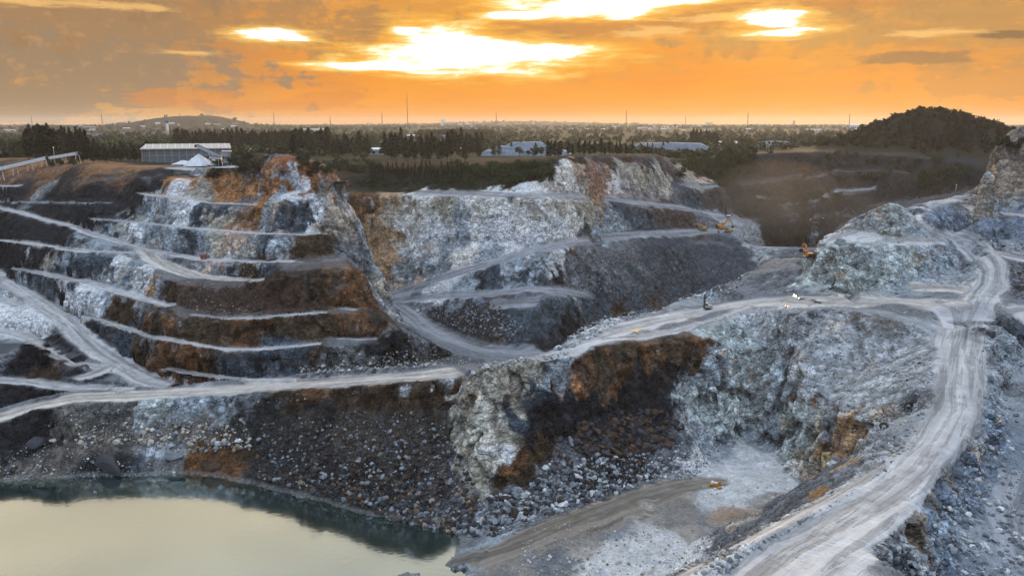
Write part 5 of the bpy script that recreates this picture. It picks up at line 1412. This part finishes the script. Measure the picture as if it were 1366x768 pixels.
p = mach(1078, 344.5); excavator('orange excavator seen from behind on the crest beside the pale knob', p, facing(p)+2.1, M_ORG, .95, 0, (1.1, 1.8))
def drill(label, p, rz, mast, scale=1.0, paint=M_WHITE):
    t = thing('drill_rig', label, 'drill rig', p, rz, None, scale)
    for s in (-1, 1): MB().box((0, s*.9, .35), (2.6, .4, .7), top=.85).build('track', M_BLK, t)
    b = MB().box((-.2, 0, 1.2), (2.3, 1.7, 1.0), top=.92).build('body', paint, t)
    MB().box((.55, .45, 2.0), (.9, .75, .8), top=.85).build('cab', M_GLASS, t)
    m = MB()
    for y in (-.22, .22):
        m.beam((1.5, y, .1), (1.5, y, mast), .12, .14); m.beam((1.85, y, .1), (1.85, y, mast), .12, .14)
    for k in range(int(mast)): m.beam((1.5, -.22, k+.3), (1.85, .22, k+1.0), .07, .07)
    mo = m.build('mast', M_BLK, t); MB().tube([(1.68, 0, .2), (1.68, 0, mast*.95)], .09, 6).build('drill_rod', M_GREY, mo)
    MB().beam((.6, 0, 1.5), (1.5, 0, mast*.55), .2, .2).build('mast_brace', M_BLK, t)
    return t
p = mach(971, 290); drill('white drill rig with an upright mast on the far pit platform', p, facing(p)+2.6, 8.5, 1.25)
p = mach(945, 412.5); drill('dark drill rig with a tall mast standing on the ridge road', p, facing(p)+2.8, 5.4, 1.0, M_GREY)
# parked plant of small size
def wheel_set(t, xs, y, r, w=.35):
    for x in xs:
        for s in (-1, 1):
            wl_ = MB().tube([(x, s*y-w/2, r), (x, s*y+w/2, r)], r, 14).build('wheel', M_BLK, t); MB().tube([(x, s*y+s*w*.5-.02, r), (x, s*y+s*w*.5+.03, r)], r*.5, 10).build('hub', M_GREY, wl_)
p = mach(457, 248.5); t = thing('dump_truck', 'small dark tipper truck parked on the upper bench road', 'truck', p, facing(p)+.1)
wheel_set(t, (-2.6, -1.4, 2.2), 1.05, .55); m = MB(); m.box((-1.2, 0, 1.75), (4.6, 2.4, 1.2), top=1.08); m.build('tipper_body', M_BLK, t); c_ = MB().box((2.4, 0, 1.6), (1.6, 2.3, 1.9), top=.9).build('cab', M_RED, t); MB().box((2.55, 0, 2.0), (1.65, 2.34, .6), top=.95).build('window', M_GLASS, c_); MB().box((.4, 0, .75), (6.6, 1.0, .3)).build('chassis', M_BLK, t)
p = mach(272, 345.5); t = thing('air_compressor', 'small dark red wheeled compressor parked on a left bench', 'compressor', p, facing(p))
wheel_set(t, (-.8, .8), .8, .4); MB().box((0, 0, 1.25), (3.0, 1.6, 1.5), top=.9).build('housing', M_RED, t); MB().beam((1.5, 0, .6), (2.6, 0, .35), .15, .15).build('tow_bar', M_BLK, t)

# yellow drums and white sacks on the quarry floor
def drum(px, py, label, lie, rz):
    p = mach(px, py); t = thing('drum', label, 'drum', p, rz); m = MB(); r, h = .36, 1.0
    ax = (lambda a, z: (z-h/2, r*math.cos(a), r+r*math.sin(a))) if lie else (lambda a, z: (r*math.cos(a), r*math.sin(a), z))
    n = 16; zs = [0, .03, .32, .35, .38, .64, .67, .70, .97, 1.0]; ks = [.94, 1, 1, 1.06, 1, 1, 1.06, 1, 1, .94]
    v = []
    for z, k in zip(zs, ks):
        for i in range(n):
            x, y, w = ax(2*math.pi*i/n, z*h); 
            v.append((x, y*k, r+(w-r)*k) if lie else (x*k, y*k, w))
    f = [(j*n+i, j*n+(i+1) % n, (j+1)*n+(i+1) % n, (j+1)*n+i) for j in range(len(zs)-1) for i in range(n)]
    m.add(v, f + [tuple(range(n))[::-1], tuple((len(zs)-1)*n+i for i in range(n))]); m.build('shell', M_YEL, t, True)
    MB().tube([ax(.8, h*1.0), ax(.8, h*1.05)] if False else [(0, 0, h) if not lie else (h/2, 0, r), (0, 0, h+.04) if not lie else (h/2+.04, 0, r)], .1, 8).build('bung', M_BLK, t)
drum(960, 645.5, 'yellow drum standing at the back right of the drum cluster', False, .2); drum(956.2, 648.6, 'yellow drum standing between the white sacks', False, .5)
drum(951.5, 648.2, 'yellow drum standing left in the cluster beside the sacks', False, .1); drum(960, 651.6, 'yellow drum lying on its side in front of the cluster', True, .3); drum(947.5, 648.4, 'smallest-looking yellow drum at the left end of the cluster', False, 1.)
M_SACK = simple_mat('white sacking', (.75, .74, .76), .9)
def sack(px, py, label, sx, sz):
    p = mach(px, py); rng = np.random.default_rng(int(px*7)); m = MB(); n, k = 16, 9; v = []
    for j in range(k+1):
        th = math.pi*j/k
        for i in range(n):
            a = 2*math.pi*i/n; e = .7
            cx_ = math.copysign(abs(math.cos(a))**e, math.cos(a)); sy_ = math.copysign(abs(math.sin(a))**e, math.sin(a)); q_ = math.sin(th)**.6
            v.append((sx*cx_*q_*(1+.05*rng.normal()), sx*.75*sy_*q_*(1+.05*rng.normal()), sz*(1-math.copysign(abs(math.cos(th))**.7, math.cos(th)))*.98))
    f = [(j*n+i, j*n+(i+1) % n, (j+1)*n+(i+1) % n, (j+1)*n+i) for j in range(k) for i in range(n)]
    m.add(v, f); o = m.build('sack', M_SACK, None, True); o.location = (p.x, p.y, p.z-.03); o.rotation_euler = (0, 0, px); tag(o, label, 'sack')
sack(950.5, 645.2, 'white bulk sack at the back left of the drum cluster', .62, .5); sack(949, 647, 'slumped white sack at the left front of the cluster', .5, .32); sack(955, 645.6, 'wide white sack behind the middle drums', .6, .4); sack(964, 651, 'small white sack right of the lying drum', .35, .35); sack(954, 652.4, 'small white sack left of the lying drum', .35, .25)
# old tyre on the slope
p, n_ = on_ground(1179, 569); m = MB(); v, f = [], []; a_, b_ = 24, 10
for i in range(a_):
    for j in range(b_):
        A, B = 2*math.pi*i/a_, 2*math.pi*j/b_; rad = .72 + .30*math.cos(B); v.append((rad*math.cos(A), rad*math.sin(A), .26*math.sin(B)))
for i in range(a_):
    for j in range(b_): f.append((i*b_+j, ((i+1) % a_)*b_+j, ((i+1) % a_)*b_+(j+1) % b_, i*b_+(j+1) % b_))
m.add(v, f); o = m.build('tyre', M_BLK, None, True); o.location = p + n_*.2; o.rotation_euler = (n_ + Vector((-.3, -.7, 0))).to_track_quat('Z', 'Y').to_euler(); tag(o, 'old black tyre lying on the gravel slope left of the ramp', 'tyre')
# puddles
M_PUD = None
m_, nt, b = new_mat('puddle water'); b.inputs['Base Color'].default_value = (.02, .02, .02, 1); b.inputs['Roughness'].default_value = .03; b.inputs['Metallic'].default_value = 0
gl = nd(nt, 'ShaderNodeBsdfGlossy', i_Roughness=.03); gl.inputs['Color'].default_value = (1, 1, 1, 1); mx = nd(nt, 'ShaderNodeMixShader'); mx.inputs[0].default_value = .85
link(nt, b.outputs[0], mx.inputs[1]); link(nt, gl.outputs[0], mx.inputs[2]); link(nt, mx.outputs[0], nt.nodes['Material Output'].inputs['Surface']); M_PUD = m_
for px, py, a, b2, s in ((848,440,2.2,2.6,0),(1062,395,.9,1.2,1),(1072,397.5,1.4,1.0,2),(1083,400,1.5,.9,3),(1089,402.5,1.6,1.5,4),(1196,413.5,1.8,2,5),(1206,416,2.4,2,6),(1050,409,1.4,1.2,11)):
    p = mach(px, py); n = 30
    v = [(a*(1+.3*math.sin(2*k*2*math.pi/n+s)+.2*math.sin(3*k*2*math.pi/n+2*s))*math.cos(k*2*math.pi/n), b2*(1+.25*math.sin(3*k*2*math.pi/n+s))*math.sin(k*2*math.pi/n), 0) for k in range(n)]
    zs = [drop(p.x+q[0], p.y+q[1])[0].z for q in v] + [p.z]
    m = MB(); m.add(v, [tuple(range(n))]); o = m.build('puddle', M_PUD); o['kind'] = 'structure'; o.location = (p.x, p.y, np.percentile(zs, 60)+.03)
print('objects', round(time.time()-T0, 1))

# ------------------------------------------------------------------ boulders and rubble
def stone_mat(name, c=None):
    m, nt, b = new_mat(name)
    tc = nd(nt, 'ShaderNodeTexCoord'); n = nd(nt, 'ShaderNodeTexNoise', i_Scale=1.6, i_Detail=5., i_Roughness=.65); link(nt, tc.outputs['Object'], n.inputs['Vector'])
    mr = nd(nt, 'ShaderNodeMapRange', i_1=.3, i_2=.7, i_3=.6, i_4=1.4); link(nt, n.outputs[0], mr.inputs[0]); f = mr.outputs[0]
    vm = nd(nt, 'ShaderNodeVectorMath', operation='SCALE')
    if c is None:
        at = nd(nt, 'ShaderNodeAttribute', attribute_name='Col'); link(nt, at.outputs['Color'], vm.inputs[0])
    else:
        vm.inputs[0].default_value = c; oi = nd(nt, 'ShaderNodeObjectInfo'); m2 = nd(nt, 'ShaderNodeMapRange', i_1=0., i_2=1., i_3=.7, i_4=1.35); link(nt, oi.outputs['Random'], m2.inputs[0])
        mm = nd(nt, 'ShaderNodeMath', operation='MULTIPLY'); link(nt, f, mm.inputs[0]); link(nt, m2.outputs[0], mm.inputs[1]); f = mm.outputs[0]
    link(nt, f, vm.inputs['Scale']); link(nt, vm.outputs[0], b.inputs['Base Color']); b.inputs['Roughness'].default_value = .9; b.inputs['Specular IOR Level'].default_value = .2
    bp = nd(nt, 'ShaderNodeBump', i_Strength=.6, i_Distance=.15); link(nt, n.outputs[0], bp.inputs['Height']); link(nt, bp.outputs[0], b.inputs['Normal'])
    return m
STONE = {'tan': (.20,.17,.13), 'grey': (.20,.22,.24), 'pale': (.42,.43,.43), 'dark': (.045,.048,.055), 'brown': (.060,.044,.035), 'cream': (.36,.32,.25), 'rust': (.085,.052,.036)}
SM = {k: stone_mat(k + ' stone', c) for k, c in STONE.items()}; M_RUB = stone_mat('rubble stone')
import bmesh
def ico(sub):
    bm = bmesh.new(); bmesh.ops.create_icosphere(bm, subdivisions=sub, radius=1.0)
    v = np.array([q.co for q in bm.verts]); f = np.array([[q.index for q in fc.verts] for fc in bm.faces]); bm.free(); return v, f
def rock_shape(seed, sub, cuts=9):
    rng = np.random.default_rng(seed); v, f = ico(sub)
    v = v*np.array([1, rng.uniform(.7, .95), rng.uniform(.55, .8)])
    for _ in range(cuts):                                # planar breaks
        n = rng.normal(size=3); n /= np.linalg.norm(n); h = rng.uniform(.26, .62)
        d = v @ n - h; v = v - np.clip(d, 0, None)[:, None]*n
    v = v + .03*rng.normal(size=v.shape)*(1 if sub < 3 else .3)
    return v, f
SMALL = [rock_shape(s, 1, 4) for s in range(8)]
BIGR = [rock_shape(100+s, 3, 14) for s in range(7)]
def rock_obj(name, var, colr_, p, s, label, cat, group=None, rot=None):
    key = f'{var}-{colr_}'
    me = RM.get(key)
    if me is None:
        v, f = BIGR[var]; me = RM[key] = raw_mesh('boulder', v, f, SM[colr_], None, False)
    o = bpy.data.objects.new(name, me); COL.objects.link(o); o.location = p; o.scale = (s,)*3 if not isinstance(s, tuple) else s
    o.rotation_euler = rot or (rr.uniform(-.5, .5), rr.uniform(-.5, .5), rr.uniform(0, 6.28)); return tag(o, label, cat, group)
RM = {}; rr = random.Random(77)
# zones: polygon in the reference picture, number, smallest, largest (m), colours, words
ZONES = [
 ([(340,566),(470,548),(585,552),(640,660),(640,712),(600,712),(520,690),(400,652),(340,636)], 4600, .16, 2.0, 'dark dark dark dark grey grey brown brown brown rust grey tan', 'on the dark scree slope above the lake'),
 ([(95,566),(330,556),(335,600),(240,604),(180,590),(100,600)], 520, .3, 2.2, 'cream cream pale grey', 'on the gravel bank left above the lake'),
 ([(0,600),(60,590),(240,626),(230,634),(60,640),(0,640)], 380, .2, 1.0, 'grey cream pale', 'along the left lake shore'),
 ([(650,660),(700,655),(740,610),(800,600),(870,600),(900,625),(840,655),(740,685),(660,715),(625,715)], 1700, .3, 3.2, 'grey grey pale dark grey brown', 'in the grey rubble at the foot of the cream outcrop'),
 ([(770,565),(830,550),(880,545),(915,570),(890,600),(800,612),(765,600)], 620, .5, 4.0, 'brown brown dark dark rust', 'in the dark brown rockfall under the rusty face'),
 ([(885,598),(925,585),(985,590),(960,615),(920,640),(880,640),(850,650),(850,625)], 700, .25, 1.2, 'pale grey grey grey', 'in the grey rubble apron beside the quarry floor'),
 ([(738,468),(770,440),(808,420),(870,410),(880,416),(830,428),(800,445),(765,462)], 420, .4, 1.8, 'pale pale grey', 'in the pale windrow behind the ridge road'),
 ([(890,405),(930,388),(990,368),(1000,380),(960,396)], 260, .3, 1.4, 'grey dark pale', 'on the blue-grey crest beside the ridge road'),
 ([(1010,422),(1100,416),(1235,430),(1245,500),(1225,590),(1180,630),(1120,560),(1080,500),(1020,450)], 1100, .18, 1.1, 'grey grey pale cream grey', 'on the grey gravel slope beside the ramp'),
 ([(700,706),(840,690),(1000,700),(960,768),(690,768)], 900, .12, .9, 'pale cream cream grey', 'on the pale rubble ground left of the ramp'),
 ([(940,762),(1060,700),(1160,640),(1195,610),(1185,625),(1120,668),(1000,738),(965,768)], 800, .2, .9, 'grey grey pale', 'in the loose berm along the ramp'),
 ([(1320,440),(1366,432),(1366,768),(1200,768),(1250,690),(1300,600),(1325,520)], 900, .15, 1.6, 'grey grey pale', 'on the low ground right of the ramp'),
 ([(555,412),(600,402),(660,402),(700,440),(680,456),(620,442)], 900, .4, 1.8, 'dark grey grey brown', 'in the dark scree below the spur ramp'),
 ([(230,382),(350,378),(360,416),(300,420),(250,412)], 520, .3, 1.2, 'brown brown tan rust dark', 'in the brown heap on the left benches'),
 ([(770,340),(880,330),(990,340),(940,390),(850,400),(770,385)], 1000, .3, 1.3, 'grey dark grey dark', 'on the shaded scree under the excavator ramp'),
 ([(1300,318),(1366,324),(1366,336),(1330,332)], 160, .3, 1.4, 'grey grey brown pale', 'under the blue-grey embankment'),
 ([(1345,350),(1366,348),(1366,400),(1352,398)], 160, .3, 1.3, 'grey dark brown', 'beside the upper haul road at the right edge'),
 ([(400,488),(520,484),(640,476),(640,484),(520,492),(400,498)], 300, .3, 1.5, 'cream pale grey', 'on the berm behind the causeway road'),
 ([(60,560),(140,546),(330,534),(480,520),(480,526),(330,540),(140,552),(60,570)], 300, .2, .8, 'cream grey pale', 'along the front lip of the causeway road'),
 ([(640,484),(700,478),(760,468),(760,474),(700,484),(645,495)], 160, .4, 1.6, 'pale cream grey', 'on top of the cream outcrop'),
 ([(440,486),(560,462),(620,474),(600,484),(500,492)], 300, .3, 1.4, 'dark grey cream', 'at the foot of the lowest left bench'),
 ([(1040,300),(1300,262),(1300,256),(1200,262)], 60, .4, 1.5, 'pale cream grey', 'on the edge of the upper haul road'),
 ([(1080,350),(1260,335),(1290,380),(1210,395),(1090,395)], 260, .2, .9, 'grey pale cream', 'at the foot of the pale green knob'),
 ([(180,338),(350,352),(350,378),(262,380),(205,366)], 160, .2, .8, 'pale cream', 'on the light bench fan at the left'),
 ([(950,420),(1060,412),(1060,470),(950,500)], 200, .25, 1.2, 'grey pale', 'high on the concave grey wall'),
 ([(900,600),(1060,600),(1080,650),(1000,690),(900,650)], 260, .12, .6, 'pale grey', 'on the smooth quarry floor'),
]
def inpoly(x, y, P_):
    c = False; j = len(P_)-1
    for i in range(len(P_)):
        if (P_[i][1] > y) != (P_[j][1] > y) and x < (P_[j][0]-P_[i][0])*(y-P_[i][1])/(P_[j][1]-P_[i][1]) + P_[i][0]: c = not c
        j = i
    return c
ROCKS = []
for zi, (poly, n, lo, hi, cols, words) in enumerate(ZONES):
    n = int(n*2.1); lo *= .8
    xs = [q[0] for q in poly]; ys = [q[1] for q in poly]; cols = cols.split(); k = 0
    for _ in range(n*6):
        if k >= n: break
        px, py = rr.uniform(min(xs), max(xs)), rr.uniform(min(ys), max(ys))
        if not inpoly(px, py, poly): continue
        # clumped, not even
        if rr.random() > .35 + .9*float(.5+.5*math.sin(px*.13+zi)*math.cos(py*.19+px*.05)): continue
        p, _ = on_ground(px, py)
        if p is None: continue
        k += 1
        s = lo*(hi/lo)**(rr.random()**3.4)*(.65+.75*(py-min(ys))/(max(ys)-min(ys)))
        ROCKS.append((s/(p-CAM).length, p, s, rr.choice(cols), zi))
ROCKS.sort(key=lambda r_: -r_[0])
for a, p, s, c, zi in ROCKS[:270]:
    rock_obj('boulder', rr.randrange(7), c, (p.x, p.y, p.z+s*.12), s*.62, f'{c} broken block lying {ZONES[zi][5]}', 'rock', f'{c} blocks {ZONES[zi][5]}')
rv, rf_, rc = [], [], []; off = 0
from mathutils import Euler
for a, p, s, c, zi in ROCKS[270:]:
    v, f = SMALL[rr.randrange(8)]
    e = np.array(Euler((rr.uniform(-.6, .6), rr.uniform(-.6, .6), rr.uniform(0, 6.28))).to_matrix())
    rv.append((v*s*.62) @ e.T + np.array([p.x, p.y, p.z+s*.1])); rf_.append(f+off); off += len(v)
    rc.append(np.tile(np.array(STONE[c])*rr.uniform(.6, 1.5), (len(v), 1)))
put('rubble', raw_mesh('rubble', np.concatenate(rv), np.concatenate(rf_), M_RUB, np.concatenate(rc), False), kind='stuff', label='loose broken stones strewn over the slopes and floor')
# boulders one can point to
BIG = [(128,657,6,'grey','small grey rock rising out of the lake by the left shore',(1,1,.8)),
 (146,622,40,'dark','huge dark angular outcrop block at the left shoreline',(1.15,.7,.62)), (282,622,28,'rust','big rusty brown block at the waterline',(1.1,.75,.85)),
 (232,608,22,'grey','broad cracked grey block left of the rusty one above the water',(1.3,.7,.6)), (72,588,9,'cream','single cream boulder in the dark rock at the left bank',(1,1,.9)),
 (50,590,26,'dark','dark ragged rock under the left end of the causeway',(1.3,.8,.8)),
 (690,655,22,'grey','largest pale grey block at the foot of the cream outcrop',(1.15,.8,1.0)), (742,652,15,'brown','upright brown-grey block right of the largest pale one',(.8,.7,1.25)),
 (768,660,10,'rust','rusty block at the lower right of the rubble pile',(1,1,.8)), (650,735,9,'cream','tan boulder alone on the near lake shore',(1.2,1,.7)),
 (683,706,7,'brown','dark brown stone on the grey rubble above the tan boulder',(1,1,.8)), (762,590,16,'grey','tall slanting grey slab in the rockfall',(.8,.9,1.3)),
 (1092,456,8,'grey','left stone of the blue-grey pair on the gravel slope',(1.1,.9,.8)), (1108,454,7,'grey','right stone of the blue-grey pair on the gravel slope',(1,.9,.8)),
 (1226,478,9,'grey','grey boulder with a rusty neighbour beside the top of the ramp',(1.1,1,.9)), (1226,485,6,'rust','rusty boulder touching a grey one beside the ramp',(1,.9,.9)),
 (1311,468,5,'grey','single boulder on the right shoulder of the ramp',(1.1,.9,.8)), (1342,475,5,'brown','brown boulder on the low ground right of the ramp',(1.1,1,.8)),
 (1337,420,8,'grey','pale grey stone heap at the road junction edge',(1.4,1,.7)), (1196,392,6,'dark','dark stone at the foot of the mound by the junction',(1.1,1,.7)),
 (1294,353,8,'grey','flat tan-topped stone on the mound below the upper road',(1.4,1,.5)), (1198,324,4,'dark','small dark stone on the upper knob ledge',(1.2,1,.8)),
 (645,490,10,'pale','white boulder beside the end of the causeway road',(1,1,.8)), (632,497,8,'pale','second white boulder leaning on the causeway end',(1.2,1,.7)),
 (575,520,8,'pale','white block on the lip below the causeway road',(1.3,1,.7)), (842,417,8,'pale','largest white block of the windrow behind the ridge road',(1.5,1,.6))]
for px, py, w, c, lab, sc in BIG:
    p, _ = on_ground(px, py)
    if px == 128: p = Vector(pt_D(128, 657, 110.2))
    s = w*(p-CAM).length/FPX*.72
    rock_obj('boulder', rr.randrange(7), c, (p.x, p.y, p.z + s*.05), (s*sc[0], s*sc[1], s*sc[2]), lab, 'boulder', None, (rr.uniform(-.15, .15), rr.uniform(-.15, .15), rr.uniform(-.4, .4)))
# ------------------------------------------------------------------ evening haze over the plain
def haze_box(name, x0, x1, y0, y1, z0, z1, dens, colr_, aniso, label):
    me = bpy.data.meshes.new(name)
    me.from_pydata([(x0,y0,z0),(x1,y0,z0),(x1,y1,z0),(x0,y1,z0),(x0,y0,z1),(x1,y0,z1),(x1,y1,z1),(x0,y1,z1)], [], [(3,2,1,0),(4,5,6,7),(0,1,5,4),(1,2,6,5),(2,3,7,6),(3,0,4,7)])
    m = bpy.data.materials.new(name); m.use_nodes = True; nt = m.node_tree; nt.nodes.clear()
    o_ = nd(nt, 'ShaderNodeOutputMaterial'); v_ = nd(nt, 'ShaderNodeVolumePrincipled'); v_.inputs['Color'].default_value = (*colr_, 1); v_.inputs['Density'].default_value = dens; v_.inputs['Anisotropy'].default_value = aniso
    link(nt, v_.outputs[0], o_.inputs['Volume']); me.materials.append(m)
    o = bpy.data.objects.new(name, me); COL.objects.link(o); o['kind'] = 'stuff'; o['label'] = label; return o
HAZE = haze_box('haze', -9500, 9500, -400, 13200, -125, 96, .000055, (.95, .9, .84), .35, 'thin warm evening haze over the plain')
# dust hanging at the mouth of the gorge
def dust(name, px, py, d, r, dens, label):
    bm = bmesh.new(); bmesh.ops.create_icosphere(bm, subdivisions=4, radius=1.0)
    me = bpy.data.meshes.new(name); bm.to_mesh(me); bm.free()
    m = bpy.data.materials.new(name); m.use_nodes = True; nt = m.node_tree; nt.nodes.clear()
    o_ = nd(nt, 'ShaderNodeOutputMaterial'); v_ = nd(nt, 'ShaderNodeVolumePrincipled'); v_.inputs['Color'].default_value = (.80, .58, .40, 1); v_.inputs['Density'].default_value = dens; v_.inputs['Anisotropy'].default_value = .2
    link(nt, v_.outputs[0], o_.inputs['Volume']); me.materials.append(m)
    o = bpy.data.objects.new(name, me); COL.objects.link(o); o.location = pt_d(px, py, d); o.scale = r; o['kind'] = 'stuff'; o['label'] = label
for px, py, d, r, dens in ((1010,268,630,(30,40,20),.0010),(1035,250,650,(44,50,22),.0009),(1022,290,640,(36,40,18),.0009),(1065,275,660,(60,50,24),.0007),(1040,275,650,(70,60,34),.0006),(1095,290,670,(60,50,24),.0005)):
    dust('dust_cloud', px, py, d, r, dens, 'thin brown dust drifting along the hazy gorge wall')
print('done', len(bpy.data.objects), round(time.time()-T0, 1))
